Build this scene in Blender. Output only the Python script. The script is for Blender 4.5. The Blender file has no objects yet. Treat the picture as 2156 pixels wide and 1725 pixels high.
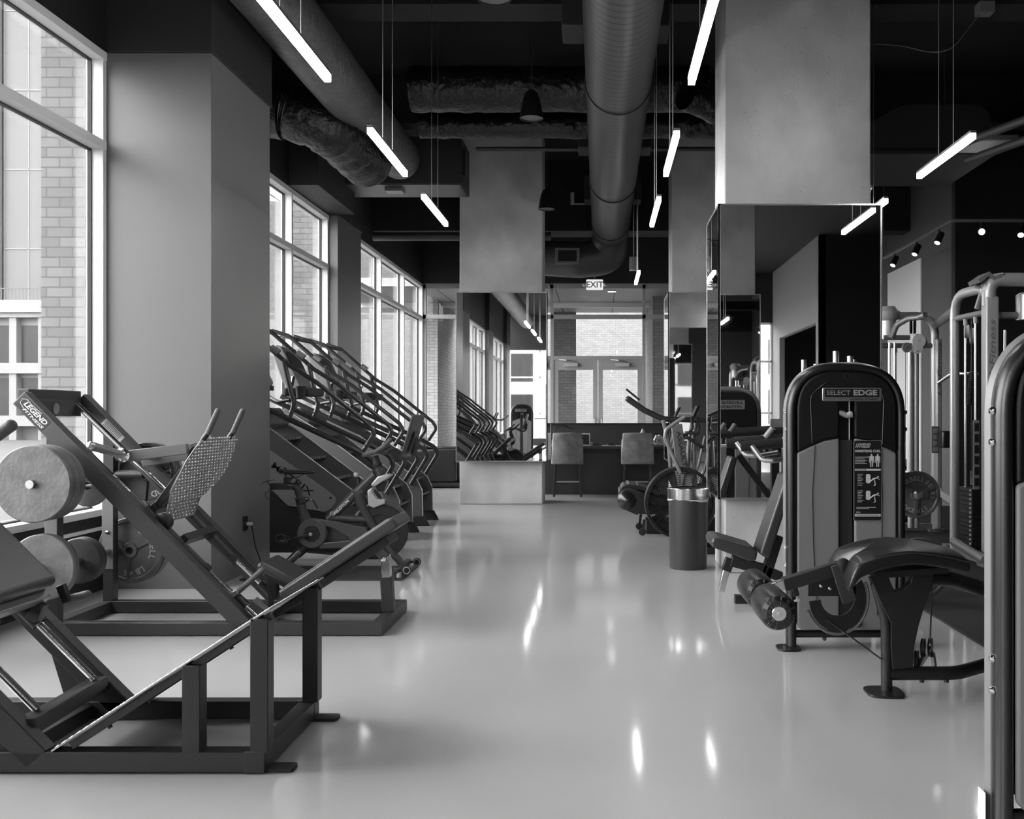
import bpy, bmesh, math, random
from mathutils import Vector, Matrix
from math import pi, sin, cos, tan, radians as R, sqrt
random.seed(7)
COL = bpy.context.scene.collection
F, CX, CY, H = 2050.0, 1263.0, 872.0, 1.35

def P(px, py, d):
    """a point measured in the photograph, put at its real distance d"""
    return Vector(((px - CX) * d / F, d, H - (py - CY) * d / F))
def zoomer(x0, y0, s):
    return lambda zx, zy, d: P(x0 + zx / s, y0 + zy / s, d)
ZA = zoomer(0, 780, 3.08)
ZB = zoomer(0, 1150, 2.994)
Z3 = zoomer(540, 680, 5.074)
Z4 = zoomer(540, 900, 5.074)
E1 = zoomer(1480, 720, 3.189)
E2 = zoomer(1480, 1080, 3.189)
G3 = zoomer(940, 560, 3.317)
T4 = zoomer(1280, 780, 3.92)
S6 = zoomer(1480, 860, 3.92)
V = Vector

# ------------------------------------------------------------------ materials
def mat(name, col, rough=.5, metal=0., bump=0., scale=20., var=0., vscale=4., coat=0., detail=6., spec=.5, stretch=(1, 1, 1), rvar=0., bdist=.01):
    m = bpy.data.materials.new(name); m.use_nodes = True
    nt = m.node_tree; N = nt.nodes; L = nt.links; b = N['Principled BSDF']
    b.inputs['Base Color'].default_value = (col, col, col, 1)
    b.inputs['Roughness'].default_value = rough
    b.inputs['Metallic'].default_value = metal
    b.inputs['Specular IOR Level'].default_value = spec
    b.inputs['Coat Weight'].default_value = coat
    b.inputs['Coat Roughness'].default_value = .08
    if bump or var or rvar:
        tc = N.new('ShaderNodeTexCoord'); mp = N.new('ShaderNodeMapping')
        mp.inputs['Scale'].default_value = stretch
        L.new(tc.outputs['Object'], mp.inputs['Vector'])
    if var or rvar:
        n = N.new('ShaderNodeTexNoise'); n.inputs['Scale'].default_value = vscale; n.inputs['Detail'].default_value = detail
        L.new(mp.outputs[0], n.inputs['Vector'])
        if var:
            r = N.new('ShaderNodeMapRange'); r.inputs[1].default_value = .3; r.inputs[2].default_value = .7
            r.inputs[3].default_value = col * (1 - var); r.inputs[4].default_value = col * (1 + var)
            L.new(n.outputs['Fac'], r.inputs[0]); L.new(r.outputs[0], b.inputs['Base Color'])
        if rvar:
            r = N.new('ShaderNodeMapRange'); r.inputs[1].default_value = .3; r.inputs[2].default_value = .7
            r.inputs[3].default_value = rough - rvar; r.inputs[4].default_value = rough + rvar
            L.new(n.outputs['Fac'], r.inputs[0]); L.new(r.outputs[0], b.inputs['Roughness'])
    if bump:
        n = N.new('ShaderNodeTexNoise'); n.inputs['Scale'].default_value = scale; n.inputs['Detail'].default_value = 4
        L.new(mp.outputs[0], n.inputs['Vector'])
        bp = N.new('ShaderNodeBump'); bp.inputs['Strength'].default_value = bump; bp.inputs['Distance'].default_value = bdist
        L.new(n.outputs['Fac'], bp.inputs['Height']); L.new(bp.outputs[0], b.inputs['Normal'])
    return m

def emis(name, strength, col=1.):
    m = bpy.data.materials.new(name); m.use_nodes = True
    nt = m.node_tree; nt.nodes.clear()
    e = nt.nodes.new('ShaderNodeEmission'); e.inputs[0].default_value = (col, col, col, 1); e.inputs[1].default_value = strength
    o = nt.nodes.new('ShaderNodeOutputMaterial'); nt.links.new(e.outputs[0], o.inputs[0])
    return m

def glass(name, tint=.92, refl=1.0):
    m = bpy.data.materials.new(name); m.use_nodes = True
    nt = m.node_tree; nt.nodes.clear(); N = nt.nodes; L = nt.links
    t = N.new('ShaderNodeBsdfTransparent'); t.inputs[0].default_value = (tint, tint, tint, 1)
    g = N.new('ShaderNodeBsdfGlossy'); g.inputs['Roughness'].default_value = .0
    fr = N.new('ShaderNodeFresnel'); fr.inputs['IOR'].default_value = 1.45
    mx = N.new('ShaderNodeMixShader'); o = N.new('ShaderNodeOutputMaterial')
    mu = N.new('ShaderNodeMath'); mu.operation = 'MULTIPLY'; mu.inputs[1].default_value = refl
    L.new(fr.outputs[0], mu.inputs[0]); L.new(mu.outputs[0], mx.inputs[0]); L.new(t.outputs[0], mx.inputs[1]); L.new(g.outputs[0], mx.inputs[2])
    L.new(mx.outputs[0], o.inputs[0])
    return m

def brick_mat(name, c1, c2, mortar, w=.205, h=.078):
    m = bpy.data.materials.new(name); m.use_nodes = True
    nt = m.node_tree; N = nt.nodes; L = nt.links; b = N['Principled BSDF']
    b.inputs['Roughness'].default_value = .85
    g = N.new('ShaderNodeNewGeometry'); s = N.new('ShaderNodeSeparateXYZ'); L.new(g.outputs['Position'], s.inputs[0])
    a = N.new('ShaderNodeMath'); a.operation = 'ADD'; L.new(s.outputs[0], a.inputs[0]); L.new(s.outputs[1], a.inputs[1])
    c = N.new('ShaderNodeCombineXYZ'); L.new(a.outputs[0], c.inputs[0]); L.new(s.outputs[2], c.inputs[1])
    t = N.new('ShaderNodeTexBrick'); L.new(c.outputs[0], t.inputs['Vector'])
    t.inputs['Color1'].default_value = (c1,) * 3 + (1,); t.inputs['Color2'].default_value = (c2,) * 3 + (1,); t.inputs['Mortar'].default_value = (mortar,) * 3 + (1,)
    t.inputs['Scale'].default_value = 1; t.inputs['Mortar Size'].default_value = .006; t.inputs['Brick Width'].default_value = w; t.inputs['Row Height'].default_value = h
    L.new(t.outputs['Color'], b.inputs['Base Color'])
    bp = N.new('ShaderNodeBump'); bp.inputs['Strength'].default_value = .6; bp.inputs['Distance'].default_value = .01; bp.invert = True
    L.new(t.outputs['Fac'], bp.inputs['Height']); L.new(bp.outputs[0], b.inputs['Normal'])
    return m

def concrete_mat(name, col, pits=.5):
    m = mat(name, col, .75, bump=.25, scale=60, var=.16, vscale=2.2, detail=10, stretch=(1, 1, .6))
    nt = m.node_tree; N = nt.nodes; L = nt.links; b = N['Principled BSDF']
    src = b.inputs['Base Color'].links[0].from_socket
    tc = N.new('ShaderNodeTexCoord')
    v = N.new('ShaderNodeTexVoronoi'); v.inputs['Scale'].default_value = 9; v.inputs['Randomness'].default_value = 1
    L.new(tc.outputs['Object'], v.inputs['Vector'])
    r = N.new('ShaderNodeMapRange'); r.inputs[1].default_value = .035; r.inputs[2].default_value = .055; r.inputs[3].default_value = 1 - pits; r.inputs[4].default_value = 1
    L.new(v.outputs['Distance'], r.inputs[0])
    n2 = N.new('ShaderNodeTexNoise'); n2.inputs['Scale'].default_value = 1.3; n2.inputs['Detail'].default_value = 3
    L.new(tc.outputs['Object'], n2.inputs['Vector'])
    r2 = N.new('ShaderNodeMapRange'); r2.inputs[1].default_value = .35; r2.inputs[2].default_value = .65; r2.inputs[3].default_value = .85; r2.inputs[4].default_value = 1.1
    L.new(n2.outputs[0], r2.inputs[0])
    mu = N.new('ShaderNodeMath'); mu.operation = 'MULTIPLY'; L.new(src, mu.inputs[0]); L.new(r.outputs[0], mu.inputs[1])
    m2 = N.new('ShaderNodeMath'); m2.operation = 'MULTIPLY'; L.new(mu.outputs[0], m2.inputs[0]); L.new(r2.outputs[0], m2.inputs[1])
    L.new(m2.outputs[0], b.inputs['Base Color'])
    return m

def lines_mat(name, col, axis, period, duty, dark, rough=.4, metal=.0, slant=0.):
    """thin dark seams repeating along one axis of the object"""
    m = mat(name, col, rough, metal)
    nt = m.node_tree; N = nt.nodes; L = nt.links; b = N['Principled BSDF']
    tc = N.new('ShaderNodeTexCoord'); s = N.new('ShaderNodeSeparateXYZ'); L.new(tc.outputs['Object'], s.inputs[0])
    a = N.new('ShaderNodeMath'); a.operation = 'MULTIPLY_ADD'; a.inputs[1].default_value = slant
    L.new(s.outputs[0], a.inputs[0]); L.new(s.outputs[axis], a.inputs[2])
    d = N.new('ShaderNodeMath'); d.operation = 'DIVIDE'; d.inputs[1].default_value = period; L.new(a.outputs[0], d.inputs[0])
    f = N.new('ShaderNodeMath'); f.operation = 'FRACT'; L.new(d.outputs[0], f.inputs[0])
    c = N.new('ShaderNodeMath'); c.operation = 'LESS_THAN'; c.inputs[1].default_value = duty; L.new(f.outputs[0], c.inputs[0])
    mx = N.new('ShaderNodeMix'); mx.data_type = 'FLOAT'; mx.inputs[2].default_value = col; mx.inputs[3].default_value = dark
    L.new(c.outputs[0], mx.inputs[0]); L.new(mx.outputs[0], b.inputs['Base Color'])
    return m

M = dict(
    floor=mat('polished concrete', .44, .32, var=.08, vscale=.9, detail=8, coat=.55, rvar=.04, bump=.035, scale=2.5),
    rubber=mat('rubber flooring', .018, .8, bump=.2, scale=200),
    black=mat('black ceiling paint', .005, .8),
    blackwall=mat('black wall paint', .009, .6),
    soffit=mat('dark grey paint', .018, .6),
    pier=mat('mid grey eggshell paint', .15, .36, var=.03, vscale=1.2),
    lightwall=mat('pale grey wall paint', .85, .6),
    greywall=mat('grey wall paint', .10, .6),
    concrete=concrete_mat('cast concrete', .52),
    concrete_base=concrete_mat('pitted cast concrete', .5, .6),
    winframe=mat('pale anodised window frame', .78, .4),
    doorframe=mat('grey door frame', .34, .4),
    gasket=mat('black gasket', .02, .6),
    glass=glass('window glass', .93, .55),
    mirror=mat('silvered mirror', .80, .012, 1.),
    alu=mat('brushed aluminium trim', .62, .25, .9),
    brick=brick_mat('grey brick', .16, .22, .11),
    brick_dark=brick_mat('porch brick', .2, .26, .14),  # even brick tone used for the porch walls
    brick_pale=brick_mat('pale brick', .085, .105, .065),
    steel=mat('charcoal powder coat', .010, .45, bump=.05, scale=300, spec=.5),
    steel2=mat('dark grey powder coat', .034, .38, bump=.05, scale=300),
    steelg=mat('mid grey powder coat', .16, .35),
    blackmet=mat('gloss black metal', .012, .28),
    chrome=mat('chrome', .72, .14, 1.),
    satin=mat('satin steel', .45, .32, 1.),
    silver=mat('silver powder coat', .46, .3, .35),
    silverd=mat('dull silver tube', .24, .33, .35),
    pad=mat('grey vinyl upholstery', .034, .36, bump=.06, scale=90),
    padblack=mat('black vinyl upholstery', .010, .33, bump=.06, scale=90),
    grip=mat('rubber grip', .075, .6, bump=.2, scale=150),
    plate=mat('worn grey cast iron', .135, .52, .25, bump=.25, scale=45, var=.25, vscale=9),
    plated=mat('dark cast iron', .055, .4, .35, bump=.2, scale=60, var=.2, vscale=8),
    platem=mat('grey cast iron', .11, .42, .35, bump=.2, scale=60, var=.25, vscale=8),
    tread=mat('diamond tread aluminium', .32, .34, .6, var=.15, vscale=10),
    white=mat('white plastic', .62, .4),
    offwhite=mat('off white', .45, .5),
    paper=mat('printed label white', .55, .6),
    shroudb=mat('textured black plastic', .004, .33, bump=.25, scale=420, spec=.3),
    shroudg=mat('grey moulded plastic', .20, .42, bump=.05, scale=300),
    seam=mat('moulding seam', .05, .6),
    stitch=mat('pale stitching', .5, .6),
    led=emis('led diffuser', 18.),
    spot=emis('spot lamp lens', 60.),
    downlight=emis('recessed lamp', 9.),
    screen=emis('lit tablet screen', .35),
    exitlit=emis('exit sign face', .3),
    wrap=mat('wrapped duct insulation', .075, .45, bump=.6, bdist=.05, scale=6, stretch=(1, .8, 1), var=.12, vscale=3),
    wrapd=mat('dark wrapped duct', .007, .33, bump=.8, bdist=.06, scale=9, stretch=(1, 1, 1)),
    duct=lines_mat('spiral galvanised duct', .06, 1, .105, .13, .006, .42, .25, slant=.06),  # dark seam lines put the shadow of the crimps into the colour
    leather=mat('tufted black leather', .016, .3, bump=.3, scale=25),
    fabric=mat('crushed velvet', .24, .7, bump=.2, scale=14, var=.35, vscale=7),
    wood=mat('dark stained wood', .02, .4),
    deskm=mat('black laminate', .022, .45),
    deskf=mat('charcoal laminate front', .045, .5),
    rug=mat('exercise mat rubber', .035, .6),
    asphalt=mat('street asphalt', .055, .9, var=.1, vscale=.5),
    panelb=mat('pale cladding panel', .095, .6, var=.08, vscale=.05),
    whiteb=mat('white facade', .2, .6),
    darkwin=mat('dark facade glass', .015, .3, spec=.3, var=.4, vscale=.35),
    matrixg=mat('pale grey side cover', .26, .45),
    stairg=mat('grey metal stringer', .105, .42),
    stairblk=mat('black moulded steps', .015, .55, bump=.3, scale=120),
    railm=mat('black rubberised rail', .022, .33),
    railc=mat('charcoal bent rail', .045, .28, .3),
    pelo=mat('matte black bike frame', .040, .42),
    pelog=mat('grey bike belt guard', .065, .33),
)
# ------------------------------------------------------------------ mesh builder
FR = {}   # object -> world frame of its thing
_txt = {}
def text_geo(body, shear=0., bold=0.):
    k = (body, shear, bold)
    if k not in _txt:
        c = bpy.data.curves.new('t', 'FONT'); c.body = body; c.size = 1; c.shear = shear; c.align_x = 'CENTER'; c.align_y = 'CENTER'
        c.offset = bold; c.resolution_u = 3
        o = bpy.data.objects.new('t', c); me = bpy.data.meshes.new_from_object(o)
        vs = [v.co.copy() for v in me.vertices]; fs = [tuple(p.vertices) for p in me.polygons]
        w = max([v.x for v in vs] or [1]) - min([v.x for v in vs] or [0])
        _txt[k] = (vs, fs, w)
        bpy.data.objects.remove(o); bpy.data.curves.remove(c); bpy.data.meshes.remove(me)
    return _txt[k]

def rounded(pts, r, n=6, closed=False):
    pts = [V(p) for p in pts]; out = []
    N = len(pts)
    for i, p in enumerate(pts):
        if not closed and i in (0, N - 1): out.append(p); continue
        a = pts[i - 1] - p; b = pts[(i + 1) % N] - p
        la, lb = a.length, b.length
        if la < 1e-6 or lb < 1e-6: continue
        rr = r[i] if isinstance(r, (list, tuple)) else r
        ang = a.angle(b)
        if ang > pi - .02 or rr <= 0: out.append(p); continue
        t = min(rr / tan(ang / 2), la * .49, lb * .49)
        p0 = p + a.normalized() * t; p1 = p + b.normalized() * t
        for k in range(n + 1):
            s = k / n
            out.append(p0 * (1 - s) ** 2 + p * 2 * s * (1 - s) + p1 * s * s)
    return out

class MB:
    def __init__(s): s.v = []; s.f = []
    def add(s, vs, fs):
        n = len(s.v); s.v += [V(v) for v in vs]; s.f += [tuple(i + n for i in f) for f in fs]; return s
    def box(s, x0, x1, y0, y1, z0, z1):
        return s.add([(x, y, z) for x in (x0, x1) for y in (y0, y1) for z in (z0, z1)],
                     [(0, 1, 3, 2), (4, 6, 7, 5), (0, 4, 5, 1), (2, 3, 7, 6), (0, 2, 6, 4), (1, 5, 7, 3)])
    def bar(s, p, q, w, h, up=(0, 1, 0)):
        """rectangular bar p->q; w measured along up, h across"""
        p, q = V(p), V(q); d = (q - p).normalized(); u = V(up); u = (u - d * u.dot(d)).normalized(); t = d.cross(u)
        vs = [c + u * a * w / 2 + t * b * h / 2 for c in (p, q) for a, b in ((-1, -1), (1, -1), (1, 1), (-1, 1))]
        return s.add(vs, [(0, 3, 2, 1), (4, 5, 6, 7), (0, 1, 5, 4), (1, 2, 6, 5), (2, 3, 7, 6), (3, 0, 4, 7)])
    def tube(s, pts, r, n=12, fillet=0, closed=False, flat=1., up=None, caps=True):
        if fillet: pts = rounded(pts, fillet, closed=closed)
        pts = [V(p) for p in pts]; K = len(pts)
        rs = r if isinstance(r, (list, tuple)) else [r] * K
        if len(rs) != K: rs = [rs[0] + (rs[-1] - rs[0]) * i / (K - 1) for i in range(K)]
        T = []
        for i in range(K):
            if closed: t = pts[(i + 1) % K] - pts[i - 1]
            else: t = pts[min(i + 1, K - 1)] - pts[max(i - 1, 0)]
            T.append(t.normalized())
        u = V(up) if up else (V((0, 1, 0)) if abs(T[0].y) < .8 else V((1, 0, 0)))
        u = (u - T[0] * u.dot(T[0])).normalized(); vs = []
        for i in range(K):
            u = (u - T[i] * u.dot(T[i]));  u = u.normalized() if u.length > 1e-6 else T[i].orthogonal().normalized()
            w = T[i].cross(u)
            for k in range(n):
                a = 2 * pi * k / n
                vs.append(pts[i] + u * cos(a) * rs[i] * flat + w * sin(a) * rs[i])
        fs = [(i * n + k, i * n + (k + 1) % n, (i + 1) * n + (k + 1) % n, (i + 1) * n + k) for i in range(K - 1) for k in range(n)]
        if closed: fs += [((K - 1) * n + k, (K - 1) * n + (k + 1) % n, (k + 1) % n, k) for k in range(n)]
        elif caps: fs += [tuple(range(n)), tuple((K - 1) * n + k for k in reversed(range(n)))]
        return s.add(vs, fs)
    def cyl(s, p, q, r, n=24, r2=None):
        return s.tube([p, q], [r, r if r2 is None else r2], n)
    def lathe(s, prof, o, axis=(0, 0, 1), n=32, caps=True):
        """prof = [(radius, distance along axis)]"""
        o = V(o); a = V(axis).normalized(); u = a.orthogonal().normalized(); w = a.cross(u); vs = []
        for r, t in prof:
            for k in range(n):
                g = 2 * pi * k / n; vs.append(o + a * t + (u * cos(g) + w * sin(g)) * max(r, 1e-4))
        K = len(prof)
        fs = [(i * n + k, i * n + (k + 1) % n, (i + 1) * n + (k + 1) % n, (i + 1) * n + k) for i in range(K - 1) for k in range(n)]
        if caps: fs += [tuple(range(n)), tuple((K - 1) * n + k for k in reversed(range(n)))]
        return s.add(vs, fs)
    def prism(s, poly, t):
        """3D polygon extruded by vector t"""
        poly = [V(p) for p in poly]; t = V(t); n = len(poly)
        return s.add(poly + [p + t for p in poly], [tuple(range(n)), tuple(reversed(range(n, 2 * n)))] + [(i, (i + 1) % n, (i + 1) % n + n, i + n) for i in range(n)])
    def xz(s, pts, y0, y1, r=0, n=5):
        """side-view polygon (points or (x,z)) spanning y0..y1"""
        q = [V((p[0], y0, p[-1])) for p in pts]
        if r: q = rounded(q, r, n, True)
        return s.prism(q, (0, y1 - y0, 0))
    def ball(s, c, r, n=16, m=10):
        r = V(r) if not isinstance(r, (int, float)) else V((r, r, r)); c = V(c); vs = [c + V((0, 0, r.z))]
        for i in range(1, m):
            a = pi * i / m
            vs += [c + V((r.x * sin(a) * cos(2 * pi * k / n), r.y * sin(a) * sin(2 * pi * k / n), r.z * cos(a))) for k in range(n)]
        vs.append(c - V((0, 0, r.z))); L = len(vs) - 1
        fs = [(0, 1 + k, 1 + (k + 1) % n) for k in range(n)]
        fs += [(1 + i * n + k, 1 + (i + 1) * n + k, 1 + (i + 1) * n + (k + 1) % n, 1 + i * n + (k + 1) % n) for i in range(m - 2) for k in range(n)]
        fs += [(L, 1 + (m - 2) * n + (k + 1) % n, 1 + (m - 2) * n + k) for k in range(n)]
        return s.add(vs, fs)
    def text(s, body, o, u, v, size, depth=.001, shear=0., width=None, bold=0.):
        """lettering centred at o, reading along u, upright along v"""
        vs, fs, w = text_geo(body, shear, bold); u, v = V(u).normalized(), V(v).normalized(); o = V(o); nrm = u.cross(v)
        k = (width / w) if width else size
        a = [o + u * p.x * k + v * p.y * size + nrm * depth for p in vs]
        return s.add(a, fs)
    def grid(s, fn, nu, nv):
        vs = [fn(i / nu, j / nv) for i in range(nu + 1) for j in range(nv + 1)]
        return s.add(vs, [(i * (nv + 1) + j, (i + 1) * (nv + 1) + j, (i + 1) * (nv + 1) + j + 1, i * (nv + 1) + j + 1) for i in range(nu) for j in range(nv)])
    def build(s, name, m, parent=None, bevel=0., seg=2, smooth=32, label=None, cat=None, group=None, kind=None, sub=0, recalc=True):
        me = bpy.data.meshes.new(name); o = bpy.data.objects.new(name, me); COL.objects.link(o)
        if parent is not None:
            fr = FR[parent]; inv = fr.inverted(); vs = [inv @ v for v in s.v]; FR[o] = fr
        else:
            xs = [v.x for v in s.v]; ys = [v.y for v in s.v]; zs = [v.z for v in s.v]
            loc = V(((min(xs) + max(xs)) / 2, (min(ys) + max(ys)) / 2, min(zs)))
            vs = [v - loc for v in s.v]; o.location = loc; FR[o] = Matrix.Translation(loc)
        me.from_pydata([tuple(v) for v in vs], [], s.f)
        if recalc:
            bm = bmesh.new(); bm.from_mesh(me); bmesh.ops.recalc_face_normals(bm, faces=bm.faces); bm.to_mesh(me); bm.free()
        if parent is not None: o.parent = parent
        me.materials.append(M[m] if isinstance(m, str) else m)
        if smooth:
            me.shade_smooth(); me.set_sharp_from_angle(angle=R(smooth))
        if sub:
            md = o.modifiers.new('sub', 'SUBSURF'); md.levels = sub; md.render_levels = sub
        if bevel:
            md = o.modifiers.new('bev', 'BEVEL'); md.width = bevel; md.segments = seg; md.limit_method = 'ANGLE'; md.angle_limit = R(35); md.harden_normals = False
        tag(o, label, cat, group, kind)
        return o

def tag(o, label=None, cat=None, group=None, kind=None):
    if label: o['label'] = label
    if cat: o['category'] = cat
    if group: o['group'] = group
    if kind: o['kind'] = kind
    return o
def thing(name, label, cat, loc=(0, 0, 0), rotz=0., group=None, kind=None):
    o = bpy.data.objects.new(name, None); COL.objects.link(o); o.empty_display_size = .1
    o.location = loc; o.rotation_euler = (0, 0, rotz)
    FR[o] = Matrix.Translation(V(loc)) @ Matrix.Rotation(rotz, 4, 'Z')
    return tag(o, label, cat, group, kind)
def copy_tree(o, parent=None):
    c = o.copy(); COL.objects.link(c)
    if parent is not None: c.parent = parent
    FR[c] = FR[o]
    for ch in [x for x in KIDS.get(o, [])]: copy_tree(ch, c)
    return c
KIDS = {}
def index_kids(root):
    for ob in bpy.data.objects:
        if ob.parent is not None: KIDS.setdefault(ob.parent, [])
        if ob.parent is not None and ob not in KIDS[ob.parent]: KIDS[ob.parent].append(ob)
def struct(mb, name, m, **k): return mb.build(name, m, kind='structure', **k)
ORD = ['first', 'second', 'third', 'fourth', 'fifth', 'sixth', 'seventh', 'eighth', 'ninth', 'tenth']
SKY, EXPO = 6.5, 1.5
M['midwall'] = mat('warm grey wall paint', .24, .6)
M['spotlow'] = emis('dim spot lens', 7.)
# ================================================================== the room
XW = -3.81; YB = 20.95; ZC = 5.6; ZH = 4.14
struct(MB().box(-4.0, 9.0, -13, YB + .1, -.12, 0), 'floor', 'floor')
struct(MB().prism([(2.22, -6, 0), (2.22, 8.15, 0), (2.42, 8.15, 0), (2.42, 14.2, 0), (9, 14.2, 0), (9, -6, 0)], (0, 0, .014)), 'floor_rubber', 'rubber')
struct(MB().box(-4.05, 9.1, -13, YB + .2, ZC, ZC + .15), 'ceiling', 'black')
piers = [(-10.96, -9.63, -3.68), (-4.8, -3.47, -3.68), (1.36, 2.69, -3.68), (7.52, 8.85, -3.0), (13.68, 15.0, -3.68)]
mb = MB(); up = MB()
for i, (a, b, xr) in enumerate(piers):
    struct(MB().box(XW - .12, xr, a, b, 0, ZH), 'pillar_%d' % (i + 1), 'pier', bevel=.004)
    struct(MB().box(XW - .12, xr + .015, a - .015, b + .015, ZH, ZC), 'beam_%d' % (i + 1), 'soffit', bevel=.004)
    struct(MB().box(-4.36, -3.96, a + .08, b - .05, -.3, 7), 'exterior_pillar_%d' % (i + 1), 'brick')
bays = [(-9.63, -4.8, 3), (-3.47, 1.36, 3), (2.69, 7.52, 3), (8.85, 13.68, 3), (15.0, YB, 3)]
for i, (a, b, n) in enumerate(bays):
    w = thing('window_%d' % (i + 1), None, None, (XW - .06, (a + b) / 2, .6), kind='structure')
    m = MB(); x0, x1 = XW - .135, XW
    ys = [a + (b - a) * k / n for k in range(n + 1)]
    for k, y in enumerate(ys):
        y0, y1 = (y, y + .05) if k == 0 else ((y - .05, y) if k == n else (y - .0275, y + .0275))
        m.box(x0, x1, y0, y1, .62, 4.08)
    m.box(x0, x1 + .005, a, b, 4.075, ZH); m.box(x0, x1 + .003, a, b, 3.385, 3.455); m.box(x0, x1 + .02, a, b, .575, .625)
    m.build('window_frame', 'winframe', w, bevel=.003)
    g = MB(); gk = MB()
    for k in range(n):
        y0 = ys[k] + (.05 if k == 0 else .0275); y1 = ys[k + 1] - (.05 if k == n - 1 else .0275)
        for z0, z1 in ((.625, 3.385), (3.455, 4.075)):
            g.box(x0 + .028, x0 + .036, y0, y1, z0, z1)
            for yy in (y0, y1 - .012): gk.box(x0 + .018, x0 + .048, yy, yy + .012, z0, z1)
            for zz in (z0, z1 - .012): gk.box(x0 + .018, x0 + .048, y0, y1, zz, zz + .012)
    g.build('pane', 'glass', w, smooth=0); gk.build('gasket', 'gasket', w, smooth=0)
    struct(MB().box(XW - .14, XW - .01, a, b, 0, .575), 'wall_left_%d' % (i + 1), 'blackwall')
    struct(MB().box(XW - .01, XW + .012, a, b, .465, .49), 'trim_%d' % (i + 1), 'winframe')
    struct(MB().box(XW - .14, XW + .008, a, b, ZH, ZC), 'wall_left_upper_%d' % (i + 1), 'blackwall')
# soffit box on the left wall, in front of the second pier
struct(MB().box(XW, -3.44, 11.9, 13.66, ZH + .01, ZC), 'beam_soffit', 'soffit', bevel=.004)

# ---- back wall: storefront with a pair of doors
BX = 1.95
struct(MB().box(-4.0, 9, YB, YB + .12, ZH + .02, ZC), 'wall_back_upper', 'blackwall')
struct(MB().box(BX, 9, YB, YB + .12, 0, ZH + .02), 'wall_back', 'greywall')
w = thing('window_6', None, None, (-1, YB, 0), kind='structure')
m = MB(); y0, y1 = YB, YB + .12
for x in (-3.81, -2.45, -1.07, .915, BX - .07): m.box(x, x + .07, y0, y1, 0, ZH)
m.box(-3.81, BX, y0, y1, ZH - .09, ZH + .02); m.box(-3.81, BX, y0, y1, 3.4, 3.49); m.box(-1.0, .915, y0, y1, 2.52, 2.6)
m.box(-3.81, -1.0, y0, y1, 0, .12); m.box(.915, BX, y0, y1, 0, .12)
m.build('window_frame', 'doorframe', w, bevel=.003)
g = MB()
for a, b in ((-3.74, -2.45), (-2.38, -1.07), (-1.0, .915), (.985, BX - .07)):
    g.box(a, b, YB + .05, YB + .058, 3.49, ZH - .09)
    g.box(a, b, YB + .05, YB + .058, 2.6 if a == -1.0 else .12, 3.4)
g.build('pane', 'glass', w, smooth=0)
for i, (a, b) in enumerate(((-.995, -.047), (-.037, .912))):
    d = thing('door_%d' % (i + 1), None, None, ((a + b) / 2, YB, 0), kind='structure')
    m = MB(); yy0, yy1 = YB + .02, YB + .065
    m.box(a, a + .1, yy0, yy1, .01, 2.515); m.box(b - .1, b, yy0, yy1, .01, 2.515)
    m.box(a + .1, b - .1, yy0, yy1, 2.3, 2.515); m.box(a + .1, b - .1, yy0, yy1, .01, .26)
    m.build('door_frame', 'doorframe', d, bevel=.003)
    MB().box(a + .1, b - .1, YB + .038, YB + .046, .26, 2.3).build('pane', 'glass', d, smooth=0)
    cxr = (a + b) / 2 + (-.1 if i == 0 else .05)
    MB().box(cxr - .15, cxr + .15, YB - .05, YB + .02, 2.37, 2.45).build('door_closer', 'offwhite', d, bevel=.006)
    MB().tube([(cxr + .1, YB - .03, 2.47), (cxr - .1, YB - .12, 2.5), (cxr - .25, YB - .02, 2.52)], .012).build('closer_arm', 'satin', d)
    hx = b - .07 if i == 0 else a + .07
    MB().tube([(hx, YB + .02, .9), (hx, YB - .06, .9), (hx, YB - .06, 1.25), (hx, YB + .02, 1.25)], .014, fillet=.03).build('door_handle', 'satin', d)

# ---- columns and the rest of the walls
struct(MB().box(-2.10, -.858, 14.57, 15.25, 0, ZC), 'column_1', 'concrete', bevel=.012)
struct(MB().box(1.06, 2.30, 8.26, 8.96, 0, ZC), 'column_2', 'concrete', bevel=.012)
struct(MB().box(1.075, 2.315, 14.57, 15.25, 0, ZC), 'column_3', 'concrete', bevel=.012)
struct(MB().box(1.06, 2.30, 1.2, 1.9, 0, ZC), 'column_4', 'concrete', bevel=.012)
struct(MB().box(5.2, 9, 14.25, 14.4, 0, ZC), 'wall_right_front', 'blackwall')
struct(MB().box(5.2, 5.35, 14.4, YB, 0, ZC), 'wall_right', 'greywall')
struct(MB().box(5.17, 5.2, 15.7, 17.5, 0, 3.87), 'wall_panel_right', 'lightwall', bevel=.004)
struct(MB().box(8.95, 9.1, -13, 14.3, 0, ZC), 'wall_right_far', 'blackwall')
struct(MB().box(5.2, 9, -6.9, -6.75, 0, ZC), 'wall_right_rear', 'blackwall')
m = MB(); m.box(5.2, 5.35, -13, -11.9, 0, ZC); m.box(5.2, 5.35, -7.15, -6.75, 0, ZC); m.box(5.2, 5.35, -11.9, -7.15, 3.55, ZC)
struct(m, 'wall_right_back', M['midwall'])
struct(MB().box(6.6, 6.7, -13, -7, 0, 3.3), 'wall_inner', M['midwall'])
m = MB(); m.box(-4, 5.2, -13.12, -13, 4.1, ZC); m.box(5.2, 9, -13.12, -13, 0, ZC); m.box(-4, 5.2, -13.12, -13, 0, .3)
struct(m, 'wall_behind', 'blackwall')
w = thing('window_7', None, None, (.7, -13.06, .3), kind='structure')
m = MB()
for k in range(8): m.box(-3.9 + k * 1.29, -3.84 + k * 1.29, -13.1, -13, .3, 4.1)
for z in (.3, 1.35, 2.9, 4.04): m.box(-3.9, 5.2, -13.1, -13, z, z + .06)
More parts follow.
